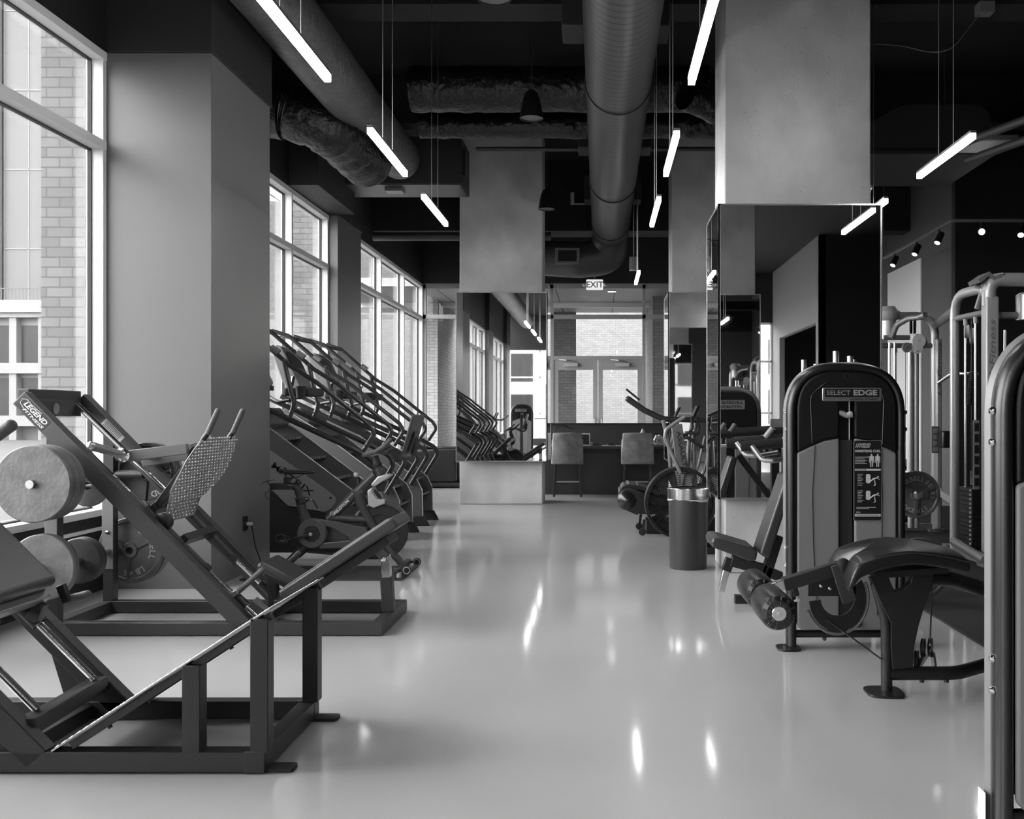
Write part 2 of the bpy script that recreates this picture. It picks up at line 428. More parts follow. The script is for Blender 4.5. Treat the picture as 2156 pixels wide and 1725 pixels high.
m.build('window_frame', 'winframe', w, bevel=.003)
MB().box(-3.84, 5.13, -13.06, -13.05, .36, 4.04).build('pane', 'glass', w, smooth=0)

# ---- mirrors wrapped round the columns
def column_mirror(x0, x1, y0, y1, z0, z1, where, grp, faces='FLRB'):
    t = .013
    for f in faces:
        if f == 'F': a, b, n, nm = V((x0, y0, 0)), V((x1, y0, 0)), V((0, -1, 0)), 'facing the aisle'
        if f == 'B': a, b, n, nm = V((x1, y1, 0)), V((x0, y1, 0)), V((0, 1, 0)), 'facing the rear doors'
        if f == 'L': a, b, n, nm = V((x0, y1, 0)), V((x0, y0, 0)), V((-1, 0, 0)), 'facing the windows'
        if f == 'R': a, b, n, nm = V((x1, y0, 0)), V((x1, y1, 0)), V((1, 0, 0)), 'facing right'
        mid = (a + b) / 2
        wide = 'wide' if f in 'FB' else 'narrow'
        r = thing('column_mirror', '%s frame-edged mirror %s on the %s' % (wide, nm, where), 'mirror', (mid.x, mid.y, z0), group=grp)
        d = (b - a).normalized(); zz = V((0, 0, 1)); nn = n
        def slab(m, s0, s1, h0, h1, o0, o1):
            L = (b - a).length
            m.prism([a + d * s0 + zz * h0 + nn * o0, a + d * s1 + zz * h0 + nn * o0, a + d * s1 + zz * h1 + nn * o0, a + d * s0 + zz * h1 + nn * o0], nn * (o1 - o0))
        L = (b - a).length
        g = MB(); slab(g, t, L - t, z0 + t, z1 - t, -.012, -.004); g.build('mirror_glass', 'mirror', r, smooth=0)
        q = MB(); slab(q, 0, t, z0, z1, -.02, 0); slab(q, L - t, L, z0, z1, -.02, 0)
        slab(q, t, L - t, z0, z0 + t, -.02, 0); slab(q, t, L - t, z1 - t, z1, -.02, 0)
        slab(q, t, L - t, z0 + t, z1 - t, -.02, -.013)
        q.build('mirror_frame', 'alu', r, smooth=0)
column_mirror(-2.135, -.775, 14.42, 15.4, .645, 3.16, 'left rear concrete column', 'mirrors on the left rear column', 'FR')
column_mirror(.99, 2.36, 8.14, 9.06, .636, 3.11, 'nearest right concrete column', 'mirrors on the nearest right column', 'FLB')
column_mirror(1.01, 2.38, 14.42, 15.38, .645, 3.16, 'right rear concrete column', 'mirrors on the right rear column', 'FL')
column_mirror(.99, 2.36, 1.1, 2.0, .636, 3.11, 'column seen only in the big mirror', 'mirrors on the reflected column', 'B')

# ================================================================== ceiling services
t = thing('spiral_duct', 'large round spiral duct running along the middle of the ceiling', 'duct', (.17, 6, 4.39))
m = MB(); m.tube([(.17, y, 4.39) for y in (-8, -2, 4, 10, 15.35)], .30, 48); m.build('duct_run', 'duct', t)
q = rounded([(.17, 15.35, 4.39), (.17, 16.1, 4.39), (.17, 16.25, 3.98), (-.35, 16.3, 3.93), (-1.0, 16.5, 4.0)], .45, 8)
m = MB(); m.tube(q, .30, 40); m.build('duct_elbow', mat('smooth duct sheet', .055, .4, .2), t)
for y in (1.0, 4.85, 8.9, 12.6, 15.35): MB().tube([(.17 + .308 * cos(a), y, 4.39 + .308 * sin(a)) for a in [2 * pi * k / 40 for k in range(40)]], .008, 6, closed=True).build('joint_band', 'steel2', t)
g = P(1200, 541, 15.95)
MB().box(g.x - .24, g.x + .16, 15.9, 15.97, g.z - .12, g.z + .14).build('air_grille', 'steelg', t, bevel=.005)
MB().box(g.x - .19, g.x + .11, 15.89, 15.9, g.z - .08, g.z + .1).build('grille_louvre', 'black', t)
for y in (3, 7.2, 11, 14.6):
    for x in (-.12, .46): MB().cyl((x, y, 4.45), (x, y, ZC), .006, 6).build('hanger_rod', 'steel2', t)
for i, (y, px, w) in enumerate(((8.45, 1297, .95), (12.3, 1294, .93), (15.3, 1290, .9))):
    x = (px - CX) * y / F
    MB().box(x - w / 2, x + w / 2, y, y + .42, 4.72, 5.1).build('ceiling_box', 'soffit', bevel=.01, label='dark sheet metal box above the spiral duct, %s from the camera' % ['nearest', 'middle one', 'farthest'][i], cat='duct box', group='sheet metal boxes above the spiral duct')
# left wrapped duct
def bumpy(m, pts, r, n=40, amp=.012, seed=1, step=.12, sq=1.):
    rnd = random.Random(seed); pts = [V(p) for p in pts]; out = []
    for i in range(len(pts) - 1):
        L = (pts[i + 1] - pts[i]).length; k = max(1, int(L / step))
        out += [pts[i].lerp(pts[i + 1], j / k) for j in range(k)]
    out.append(pts[-1]); rs = [r + rnd.uniform(-amp, amp) for _ in out]
    return m.tube(out, rs, n)
m = MB(); pts = [(-2.62, y, 4.68) for y in (-6, 0, 6, 12.62)]
bumpy(m, pts, .27, 40, .004, 3, .3)
m.lathe([(.27, 0), (.262, .12), (.24, .22), (.19, .31), (.1, .37), (.01, .39)], (-2.62, 12.6, 4.68), (0, 1, 0), 40)
m.build('wrapped_duct', 'wrap', label='long grey insulated duct above the left row of lights', cat='duct')
m = MB(); q = rounded([(-3.75, 10.3, 4.62), (-3.3, 10.3, 4.55), (-2.9, 10.35, 4.42), (-2.72, 11.4, 4.3)], .3, 8)
bumpy(m, q, .29, 36, .016, 5, .08)
m.lathe([(.29, 0), (.27, .08), (.2, .18), (.1, .23), (.01, .25)], (-2.72, 11.38, 4.3), (.1, 1, -.1), 36)
m.build('flexible_duct', 'wrapd', label='crinkled flexible duct bulging above the second window', cat='duct')
for nm, lab, y, z, r, x0, x1, sd in (('cross_duct', 'thick crinkled dark duct crossing the ceiling behind the nearer bell speaker', 10.85, 4.97, .25, -2.1, 1.2, 8),
                                    ('cross_duct', 'thinner crinkled dark duct crossing above the left rear column', 11.9, 4.87, .15, -2.2, 2.4, 9)):
    m = MB(); bumpy(m, [(x0, y, z), (x1, y, z)], r, 28, .008, sd, .1); m.build(nm, 'wrapd', label=lab, cat='duct', group='dark crossing ducts')
m = MB(); q = rounded([(.9, 10.2, 4.7), (1.7, 10.8, 4.55), (2.45, 11.0, 4.5)], .3, 8); bumpy(m, q, .16, 28, .012, 19, .08)
m.build('flexible_duct', 'wrapd', label='crinkled flexible duct slanting behind the nearest right column', cat='duct')
m = MB(); bumpy(m, [(5.05, 11.0, 3.0), (5.05, 11.0, ZC - .002)], .22, 30, .02, 12, .07)
m.build('foil_duct', 'wrapd', label='crinkled foil duct dropping vertically at the right edge', cat='duct')
m = MB(); m.tube([(-3.7, 15.9, 4.25), (-.8, 15.9, 4.25)], .07, 16); m.build('ceiling_pipe', 'steel2', label='grey horizontal pipe under the beam left of the rear column', cat='pipe')
m = MB(); m.tube([(-1.6, 12.6, 4.78), (2.2, 12.6, 4.78)], .03, 12); m.build('sprinkler_pipe', 'steel2', label='thin black sprinkler pipe crossing in front of the left rear column top', cat='pipe')
m = MB(); m.tube([(-3.2, 17.6, 4.75), (2.6, 17.6, 4.75)], .06, 12); m.build('ceiling_pipe', 'steel2', label='dark pipe high behind the spiral duct elbow', cat='pipe')
# plenum
t = thing('air_plenum', 'dark rectangular air box below the ceiling beside the left rear column', 'duct box', (-2.8, 13.5, 4.46))
MB().box(-3.66, -1.87, 13.15, 13.95, 4.46, 5.1).build('plenum_box', 'soffit', t, bevel=.008)
MB().box(-3.64, -1.89, 13.17, 13.93, 4.452, 4.46).build('plenum_underside', 'steel2', t)
MB().box(-2.94, -2.7, 13.3, 13.5, 4.40, 4.455).build('smoke_detector', 'steelg', t, bevel=.01)
MB().box(-1.88, -1.83, 13.25, 13.5, 4.6, 4.95).build('end_flange', 'steel', t, bevel=.005)
# structural beams and pipes
for i, (a, b, z0) in enumerate(((16.3, 16.7, 4.42), (12.2, 12.5, 5.0), (8.9, 9.3, 5.1), (5.0, 5.4, 5.1), (18.6, 19, 4.8))):
    struct(MB().box(XW, 9, a, b, z0, ZC), 'beam_cross_%d' % (i + 1), 'black')
for i, (x, y, z, l) in enumerate(((3.45, 8.5, 3.96, 3.4), (3.62, 8.6, 3.85, 3.3))):
    MB().tube([(x + .8, y - 1.2, z), (x, y + l * .3, z)], .04, 14).build('ceiling_pipe', 'soffit', label='dark pipe slanting under the ceiling at upper right, %s one' % ['higher', 'lower'][i], cat='pipe', group='pipes at the upper right')
t = thing('ceiling_diffuser', 'square ceiling air diffuser near the right hand strip light', 'air diffuser', P(2075, 305, 9.5))
c = P(2075, 305, 9.5)
MB().box(c.x - .24, c.x + .24, 9.3, 9.8, c.z, c.z + .04).build('diffuser_frame', 'steelg', t, bevel=.005)
MB().box(c.x - .2, c.x + .2, 9.34, 9.76, c.z - .006, c.z).build('diffuser_face', 'offwhite', t)
t = thing('rounded_duct', 'black rounded rectangular duct at upper right', 'duct', (4.2, 11, 4.3))
m = MB(); q = [(2.6, 0, 4.35), (3.3, 0, 4.72), (4.15, 0, 4.72), (4.25, 0, 4.62), (4.25, 0, 4.2), (2.6, 0, 4.2)]
m.xz(q, 10.6, 12.0, r=.08); m.build('duct_body', 'black', t)
for x in (2.8, 4.0): MB().cyl((x, 11.3, 4.5), (x, 11.3, ZC), .01, 8).build('hanger_rod', 'steel2', t)
MB().box(2.5, 4.3, 10.55, 12.05, 4.17, 4.21).build('duct_flange', 'black', t)
MB().tube(rounded([P(1836, 92, 8.6), P(1900, 96, 8.7), P(1960, 112, 8.7), P(2005, 105, 8.75), P(2062, 30, 8.8)], .5, 8), .005, 6).build('electrical_cable', 'steelg', label='thin cable sagging from the right column to a ceiling box', cat='cable')
c = P(2075, 22, 8.8); MB().box(c.x - .07, c.x + .07, 8.75, 8.88, c.z - .03, c.z + .07).build('electrical_box', 'steelg', bevel=.005, label='small grey electrical box near the ceiling at upper right', cat='electrical box')

# ---- linear pendants
K = .945
def strip_light(x, ya, yb, label, grp, z=3.19, cab=(.33, .6), zt=ZC):
    t = thing('strip_light', label, 'pendant light', (x, (ya + yb) / 2, z), group=grp)
    MB().box(x - .018, x + .018, ya, yb, z - .022, z + .016).build('diffuser', 'led', t)
    MB().box(x - .02, x + .02, ya - .004, yb + .004, z + .016, z + .034).build('housing', 'alu', t)
    for c in cab:
        y = ya + (yb - ya) * c; MB().cyl((x, y, z + .03), (x, y, zt), .0035, 6).build('suspension_wire', 'satin', t)
    MB().box(x - .04, x + .04, (ya + yb) / 2 - .09, (ya + yb) / 2 + .09, zt - .05, zt - .002).build('ceiling_canopy', 'steel2', t)
spans = [(4.15, 5.33), (6.31, 7.45), (8.22, 9.44)]
for i, (a, b) in enumerate(spans):
    strip_light(-1.49, a, b, ['nearest lit strip light of the left row, cut by the top edge', 'middle lit strip light of the left row, below the grey wrapped duct', 'farthest lit strip light of the left row, beside the rear column'][i], 'strip lights of the left row')
for i, (a, b) in enumerate([(4.2, 5.38), (6.38, 7.45), (8.31, 9.47), (12.6, 13.7)]):
    strip_light(.505, a, b, ['nearest lit strip light of the middle row, cut by the top edge', 'second lit strip light of the middle row, right of the spiral duct', 'third lit strip light of the middle row, before the rear column', 'small farthest strip light of the middle row, left of the rear column top'][i], 'strip lights of the middle row')
for i, (a, b) in enumerate([(6.43, 7.52), (8.39, 9.54)]):
    strip_light(2.465, a, b, ['big slanting lit strip light right of the nearest column', 'strip light almost hidden behind the right mirror edge', 'strip light of the right row, outside the right edge'][i], 'strip lights of the right row')
for x, n in ((-1.49, 'left'), (.505, 'middle'), (2.465, 'right')):
    for j, (a, b) in enumerate(((-.2, 1.0), (-4.4, -3.2))):
        strip_light(x, a, b, 'strip light of the %s row behind the viewpoint, %s one, seen in mirrors' % (n, ['nearer', 'farther'][j]), 'strip lights behind the viewpoint')
c = P(1337, 545, 13.3); MB().box(c.x - .06, c.x + .06, 13.75, 13.9, c.z - .08, c.z + .1).cyl((c.x, 13.82, c.z), (c.x, 13.82, ZC), .008, 8).build('driver_box', 'steelg', bevel=.006, label='small grey driver box above the farthest middle strip light', cat='electrical box')
# ---- bell pendants speakers
for i, (px, py, d, s) in enumerate(((1119, 250, 10.3, 1.), (1151, 441, 14.3, 1.), (1040, -2, 8.0, 1.15))):
    c = P(px, py, d)
    t = thing('pendant_speaker', ['black bell shaped speaker hanging before the crossing ducts', 'black bell shaped speaker hanging at the rear column edge', 'black bell shaped speaker cut by the top edge'][i], 'speaker', c, group='hanging bell speakers')
    MB().lathe([(.03 * s, .3 * s), (.065 * s, .27 * s), (.09 * s, .2 * s), (.112 * s, .1 * s), (.125 * s, 0), (.118 * s, 0), (.1 * s, .1 * s)], c, n=28, caps=False).build('bell_housing', 'blackmet', t)
    MB().lathe([(.118 * s, .012), (.02, .02), (.001, .02)], c, n=24, caps=False).build('speaker_grille', 'steelg', t)
    MB().cyl(c + V((0, 0, .29 * s)), (c.x, c.y, ZC), .006, 6).build('hanging_cord', 'steel2', t)
# ---- track lights
tr = thing('light_track', 'black ceiling track running away and turning right at upper right', 'light track', (4.75, 13, 3.9))
A, B, C_ = P(2005, 465, 12.4), P(1860, 546, 15.4), P(2175, 470, 12.4)
B.x = A.x; B.z = A.z; C_.z = A.z
MB().bar(A, B, .035, .03, (1, 0, 0)).bar(A, (7.5, 12.4, A.z), .035, .03, (0, 0, 1)).build('track_rail', 'steelg', tr)
for p in (A, B): MB().cyl(p, (p.x, p.y, ZC), .008, 6).build('track_stem', 'steel2', tr)
def spot(p, aim, label, power):
    t = thing('track_spotlight', label, 'spotlight', p, group='spotlights on the track')
    a = V(aim).normalized(); c = V(p) + V((0, 0, -.11))
    MB().cyl(p, c, .012, 8).build('stem', 'blackmet', t)
    MB().lathe([(.02, -.08), (.045, -.07), (.045, .09), (.04, .09), (.035, .06)], c, a, 20).build('lamp_housing', 'blackmet', t)
    MB().lathe([(.001, .0), (.036, .0)], c + a * .088, a, 20, caps=False).build('lamp_lens', 'spot' if power > 1 else 'spotlow', t, recalc=False)
def tp(px):  # point on the receding rail
    d = A.x * F / (px - CX); return V((A.x, d, A.z - .02))
for i, px in enumerate((1978, 1930, 1884)):
    spot(tp(px), (-.45, -.3, -.85), 'black spotlight on the receding track, %s from the corner' % ORD[i], 1)
spot(V(((2066 - CX) * 12.4 / F, 12.4, A.z - .02)), (-.28, -.9, -.3), 'bright spotlight glaring towards the viewer at upper right', 2)
spot(V(((2150 - CX) * 12.4 / F, 12.4, A.z - .02)), (-.3, -.6, -.7), 'spotlight on the track beside the crinkled vertical duct', 1)
# ---- small fittings
def dome_camera(c, n, label):
    t = thing('wall_speaker', label, 'wall fitting', c)
    MB().lathe([(.075, 0), (.075, .02), (.06, .06), (.03, .085), (.001, .09)], c, n, 24).build('cover', 'white', t)
    MB().lathe([(.025, 0), (.022, .02), (.001, .022)], V(c) + V(n) * .075 + V((0, -.02, .02)), n, 14).build('lens', 'steelg', t)
dome_camera((2.302, 8.6, 3.33), (1, 0, 0), 'white domed fitting on the side of the nearest right column')
t = thing('exit_sign', 'small white exit sign above the rear doors', 'exit sign', P(1252, 612, 19.5))
c = P(1252, 600, 19.5)
MB().box(c.x - .17, c.x + .17, 19.5, 19.54, c.z - .1, c.z + .11).build('sign_face', 'exitlit', t, bevel=.02)
MB().text('EXIT', (c.x, 19.495, c.z), (1, 0, 0), (0, 0, 1), .17, bold=.02).build('lettering', 'offwhite', t, smooth=0)
for k in (-.21, .21): MB().ball((c.x + k, 19.52, c.z), .035).build('emergency_lamp', 'white', t)
MB().cyl((c.x, 19.52, c.z + .1), (c.x, 19.52, ZC), .01, 8).build('stem', 'steelg', t)
t = thing('wall_outlet', 'black wall socket with a white plug on the big grey pillar', 'wall socket', (-2.999, 8.2, .55))
c = P(512, 1102, 8.22); c.x = -3.0
MB().box(-3.0, -2.985, c.y - .04, c.y + .04, c.z - .06, c.z + .06).build('face_plate', 'blackmet', t, bevel=.002)
MB().box(-2.985, -2.94, c.y - .0, c.y + .03, c.z - .02, c.z + .005).build('plug', 'white', t, bevel=.004)
MB().tube(rounded([(-2.95, c.y + .02, c.z), (-2.92, c.y + .03, c.z - .2), (-2.93, c.y + .25, .02), (-2.7, 8.6, .01)], .1), .005, 6).build('plug_cable', 'blackmet', t)
c = P(1205, 405, 16.2)
m = MB().box(c.x - .03, c.x + .03, 16.2, 16.25, c.z - .18, c.z + .0).box(c.x - .03, c.x + .3, 16.2, 16.25, c.z - .2, c.z - .18)
m.build('ceiling_bracket', 'offwhite', label='small pale slotted bracket beside the spiral duct', cat='bracket')

# ================================================================== outside
struct(MB().box(-90, 60, -60, 120, -.4, -.25), 'ground', 'asphalt')
t = thing('office_building', 'white gridded office block seen through the nearest left window', 'building', (-38, 60, -.3))
m = MB(); m.box(-62, -26, 60.6, 74, -.3, 8.2); m.build('core', 'panelb', t)
x = -61.1; m = MB(); wn = MB(); fr = MB()
while x < -26: m.box(x - .22, x + .22, 60, 60.7, -.3, 7.6); x += 1.78
for z in (.9, 4.15, 7.6): m.box(-62, -26, 59.9, 60.7, z - .3, z + .35)
m.box(-62, -26, 59.7, 60.7, 7.6, 8.35)
m.build('facade_grid', 'whiteb', t)
x = -61.1
while x < -28:
    for z in (1.3, 4.55): MB().box(x + .3, x + 1.5, 60.4, 60.5, z, z + 2.3).build('window', 'darkwin', t, smooth=0); fr.box(x + .22, x + 1.56, 60.5, 60.55, z - .1, z + 2.9)
    x += 1.78
fr.build('window_surround', 'whiteb', t, smooth=0)
m = MB()
x = -62
while x < -26: m.box(x, x + .04, 60.0, 60.04, 8.35, 9.1); x += .22
m.box(-62, -26, 60, 60.05, 9.05, 9.12); m.build('roof_railing', 'panelb', t)
t = thing('tower_building', 'tall panel clad tower rising behind the white office block', 'building', (-55, 78, 0))
m = MB(); m.box(-75, -30, 76, 95, 0, 55); m.build('wall', 'panelb', t)
m = MB()
for k in range(24): m.box(-75 + k * 1.9, -75 + k * 1.9 + .06, 75.95, 76, 8, 55)
for k in range(8): m.box(-75, -30, 75.95, 76, 8 + k * 6.2, 8 + k * 6.2 + .08)
m.build('panel_joint', 'steelg', t)
MB().box(-51.5, -46.5, 75.7, 76, 8, 55).build('window', 'darkwin', t)
t = thing('street_building', 'pale building across the street seen through the far left windows', 'building', (-22, 45, 0))
MB().box(-19, -16, 41, 110, -.3, 16).build('wall', 'whiteb', t)
for k in range(18):
    for z in (1.5, 5, 8.5, 12): MB().box(-16.02, -15.95, 43 + k * 3.7, 45.1 + k * 3.7, z, z + 2.2).build('window', 'darkwin', t, smooth=0)
t = thing('rear_building', 'pale gridded building facing the windows behind the viewpoint', 'building', (0, -42, 0))
MB().box(-30, 22, -52, -38, -.3, 9).build('wall', 'whiteb', t)
for k in range(16):
    for z in (.8, 3.6, 6.4): MB().box(-29 + k * 3.2, -27 + k * 3.2, -38.02, -37.95, z, z + 1.9).build('window', 'darkwin', t, smooth=0)
# entrance porch
struct(MB().box(-6, 4, YB + .14, 26.6, 4.12, 4.3), 'soffit_porch', lines_mat('porch soffit panels', .36, 0, 1.32, .02, .02, .5))
struct(MB().box(-1.32, -.646, 26.5, 27.3, -.25, 4.12), 'wall_porch_left', 'brick_dark')
struct(MB().box(1.24, 4, 22.9, 27.3, -.25, 4.12), 'wall_porch_right', 'brick_dark')
struct(MB().box(-4.35, -3.93, 23.6, 27.3, -.25, 4.12), 'wall_porch_corner', 'brick_dark')
struct(MB().box(-14, 12, 35, 35.4, -.25, 9), 'wall_courtyard', 'brick_pale')
struct(MB().box(-6, 4, 24.2, 24.32, 4.0, 4.12), 'beam_porch', 'winframe')
m = MB()
for i, y in enumerate((21.95, 25.1)):
    q = thing('recessed_lamp', 'round recessed lamp in the porch soffit, %s the doors' % ['nearer', 'farther from'][i], 'recessed light', (.27, y, 4.1), group='recessed lamps in the porch')
    MB().lathe([(.001, .004), (.09, .004)], (.27, y, 4.108), (0, 0, 1), 24, caps=False).build('lens', 'downlight', q, recalc=False)
    MB().tube([(.27 + .1 * cos(a), y + .1 * sin(a), 4.113) for a in [2 * pi * k / 24 for k in range(24)]], .01, 6, closed=True).build('trim_ring', 'white', q)
# ================================================================== weight plates
def weight_plate(c, r, th, label, grp, m='plate', face='flat', axis=(0, -1, 0), words=None, hub=.0253):
    """c = centre of the face nearest the viewer; the axis points out of that face"""
    t = thing('weight_plate', label, 'weight plate', c, group=grp)
    if face == 'flat':
        prof = [(hub, -th), (hub, 0), (r - .006, 0), (r, -.006), (r, -th + .006), (r - .006, -th), (hub, -th)]
        MB().lathe(prof, c, axis, 56, caps=False).build('disc', m, t)
    else:
        prof = [(hub, -th), (hub, .006), (r * .22, .006), (r * .25, -.008), (r * .84, -.008), (r * .88, 0), (r - .004, 0), (r, -.004), (r, -th + .004), (r - .006, -th), (hub, -th)]
        MB().lathe(prof, c, axis, 56, caps=False).build('disc', m, t)
        q = MB()
        for k in range(3):
            a = 2 * pi * k / 3 + .45
            q.bar(V(c) + V((cos(a) * r * .25, -.0, sin(a) * r * .25)), V(c) + V((cos(a) * r * .86, -.0, sin(a) * r * .86)), .012, .02, (0, 1, 0))
        q.build('raised_rib', m, t)
        if words:
            q = MB()
            for body, a0, step in words:
                n = len(body)
                for k, ch in enumerate(body):
                    a = R(a0 - step * (k - (n - 1) / 2)); e = V((cos(a), 0, sin(a))); u = V((sin(a), 0, -cos(a)))
                    if ch != ' ': q.text(ch, V(c) + e * r * .68 + V((0, .008, 0)), u, e, r * .26, .004, bold=.02)
            q.build('lettering', 'silver', t, smooth=0)
    return t
def plate_stack(cx, cz, y, spec, where, grp, m='plate', hub=.0253, first=None):
    for i, (r, th) in enumerate(spec):
        lab = '%s plate from the outer end of the %s' % ('outermost' if i == 0 else ORD[i], where)
        if i == 0: lab = first or 'big worn outermost plate on the outer end of the %s' % where
        weight_plate((cx, y, cz), r, th - .002, lab, grp, m if i % 2 == 0 or m != 'plate' else 'platem', 'flat', hub=hub); y += th
    return y

# ================================================================== inclined leg press (middle left)
t = thing('leg_press', 'dark 45 degree leg press with diamond plate footplate and pad, before the grey pillar', 'leg press', (-2.3, 6.3, 0))
yn0, yn1, yf0, yf1 = 5.91, 5.985, 6.59, 6.665
m = MB()
m.box(-3.38, -1.32, yn0, yn1, .005, .082); m.box(-3.38, -1.32, yf0, yf1, .005, .082)
m.box(-3.38, -3.305, yn1, yf0, .005, .08); m.box(-1.395, -1.32, yn1, yf0, .005, .08); m.box(-2.2, -2.13, yn1, yf0, .008, .078)
m.build('base_frame', 'steel2', t, bevel=.004)
for y0, y1, k in ((yn0, yn1, 0), (yf0, yf1, 1)):
    a, b = V((-3.53, (y0 + y1) / 2, 1.45)), V((-2.15, (y0 + y1) / 2, .05))
    MB().bar(a, b, y1 - y0, .104, (0, 1, 0)).build('inclined_rail', 'steel2', t, bevel=.005)
    yi = y1 + .075 if k == 0 else y0 - .075
    off = V((.03, 0, .03))
    MB().cyl((-3.50, yi, 1.42), (-2.13, yi, .05 + .03), .016, 16).build('guide_rod', 'chrome', t)
    m = MB()
    m.bar((-3.33, (y0 + y1) / 2, 0.05), (-3.33, (y0 + y1) / 2, 1.21), y1 - y0 - .006, .072, (0, 1, 0)).build('upright', 'steel2', t, bevel=.004)
    m = MB(); m.box(-3.368, -3.292, y0 - .006, y0, .3, .93); m.build('upright_plate', 'steelg', t, bevel=.002)
    m = MB()
    for z in (.62, 1.0): m.lathe([(.012, 0), (.012, .01), (.004, .012)], (-3.33, y0 - .006, z - .07), (0, -1, 0), 12)
    m.build('bolt', 'chrome', t)
    if k == 0: MB().cyl((-2.93, yi, .86), (-2.33, yi, .245), .021, 16).build('rod_sleeve', 'steel2', t)
    # lower rubber bumper on the rod, rail stop
    MB().cyl((-2.27, yi, .22), (-2.2, yi, .15), .03, 16).build('bumper', 'blackmet', t)
m = MB(); m.bar((-3.545, yn1, 1.455), (-3.545, yf0, 1.455), .10, .07, (0, 0, 1)); m.build('top_crossbeam', 'steel2', t, bevel=.004)
MB().box(-3.52, -3.505, 6.0, 6.58, 1.335, 1.44).build('top_face_plate', 'steel2', t, bevel=.003)
MB().lathe([(.001, 0), (.036, 0), (.036, .003), (.001, .003)], (-3.503, 6.27, 1.385), (1, 0, 0), 28).build('oval_badge', 'satin', t)
# badge on the near rail
d = V((1, 0, -1.015)).normalized(); u = V((1, 0, .985)).normalized()
c = V((-3.44, yn0 - .001, 1.355))
q = MB(); q.prism([c - d * .115 - u * .04, c + d * .115 - u * .04, c + d * .115 + u * .04, c - d * .115 + u * .04], (0, .0015, 0)); q.build('badge', 'blackmet', t)
q = MB(); q.text('LEGEND', c + d * .01 + u * .010 + V((0, -.002, 0)), d, u, .042, .0, shear=.25, width=.185, bold=.03)
q.text('FITNESS', c + d * .02 - u * .022 + V((0, -.002, 0)), d, u, .024, .0, shear=.25, width=.17, bold=.02)
q.tube([c - d * .04 + u * .03, c - d * .085 + u * .034, c - d * .108 + u * .015, c - d * .1 - u * .01, c - d * .06 - u * .02], .0022, 6); 
q.tube([c - d * .04 + u * .031, c + d * .04 + u * .035], .002, 6)
q.build('badge_lettering', 'white', t, smooth=0)
c = V((-3.30, yf0 - .001, 1.235)); q = MB().prism([c - d * .09 - u * .03, c + d * .09 - u * .03, c + d * .09 + u * .03, c - d * .09 + u * .03], (0, .001, 0)); q.build('caution_label', 'silver', t)
q = MB()
for k in range(5): q.bar(c - d * .075 + u * (.022 - k * .011) + V((0, -.001, 0)), c + d * .07 + u * (.022 - k * .011) + V((0, -.001, 0)), .0005, .004, (0, 1, 0))
q.build('label_print', 'steel', t, smooth=0)
# carriage
def RP(s, h, y):  # s metres up along the rail from its foot, h above it
    return V((-2.15, y, .05)) + V((-.7071, 0, .7071)) * s + V((.7071, 0, .7071)) * h
for k, y in enumerate((yn1 + .075, yf0 - .075)):
    MB().cyl(RP(.42, .02, y), RP(1.02, .02, y), .03, 18).build('bearing_tube', 'steel', t)
    m = MB()
    for s_ in (.42, .66, .98): m.cyl(RP(s_, .02, y), RP(s_ + .05, .02, y), .037, 18)
    m.build('bearing_collar', 'blackmet', t)
m = MB(); m.bar(RP(.68, .05, 6.06), RP(.68, .05, 6.52), .06, .05, (1, 0, 1)); m.bar(RP(.95, .05, 6.06), RP(.95, .05, 6.52), .06, .05, (1, 0, 1))
m.bar(RP(.95, .05, 6.12), (-2.605, 6.12, 1.0), .05, .05); m.bar(RP(.95, .05, 6.46), (-2.605, 6.46, 1.0), .05, .05)
m.build('carriage_frame', 'steel', t, bevel=.004)
a0, b0 = V((-2.93, 6.02, 1.09)), V((-2.56, 6.05, 1.135))
m = MB(); m.bar(a0, b0, .05, .066, (0, 1, 0)); m.bar((-3.0, 6.40, 1.03), (-2.6, 6.42, 1.09), .05, .05, (0, 1, 0)); m.bar((-2.93, 6.0, 1.08), (-2.93, 6.45, 1.08), .05, .05, (0, 0, 1))
m.build('carriage_arm', 'steelg', t, bevel=.004)
MB().cyl(a0, (-2.885, 5.52, 1.17), .025, 24).ball((-2.885, 5.52, 1.17), .0255).build('weight_horn', 'satin', t)
MB().lathe([(.03, 0), (.045, .0), (.045, .015), (.03, .02)], a0 + V((.003, -.045, .006)), (.1, -1, .16), 28).build('horn_collar', 'chrome', t)
MB().cyl((-2.93, 6.47, 1.05), (-2.9, 6.98, 1.12), .025, 20).build('weight_horn', 'satin', t)
# footplate (diamond tread)
o = V((-2.665, 5.97, .79)); uu = V((.2, 0, .40)); Lu = uu.length; un = uu.normalized(); yy = V((0, 1, 0)); nn = yy.cross(un).normalized()
if nn.x < 0: nn = -nn
outl = [(0, .05), (.10, -.01), (.30, -.01), (.39, .03), (.44, .09), (.455, .16), (.455, .60), (.43, .66), (.36, .71), (.28, .735), (.18, .735), (.09, .68), (0, .53)]
def foot(s, w, h=0): return o + un * s + yy * w + nn * h
MB().prism([foot(s_, w_, -.008) for s_, w_ in outl], nn * .008).build('footplate', 'tread', t, bevel=.002)
def inside(s, w):
    c = False; j = len(outl) - 1
    for i in range(len(outl)):
        (a, b), (e, f) = outl[i], outl[j]
        if (b > w) != (f > w) and s < (e - a) * (w - b) / (f - b) + a: c = not c
        j = i
    return c
def lug(m, c, du, dw, n):
    m.add([c - du, c - dw, c + du, c + dw, c + n], [(0, 1, 4), (1, 2, 4), (2, 3, 4), (3, 0, 4)])
m = MB()
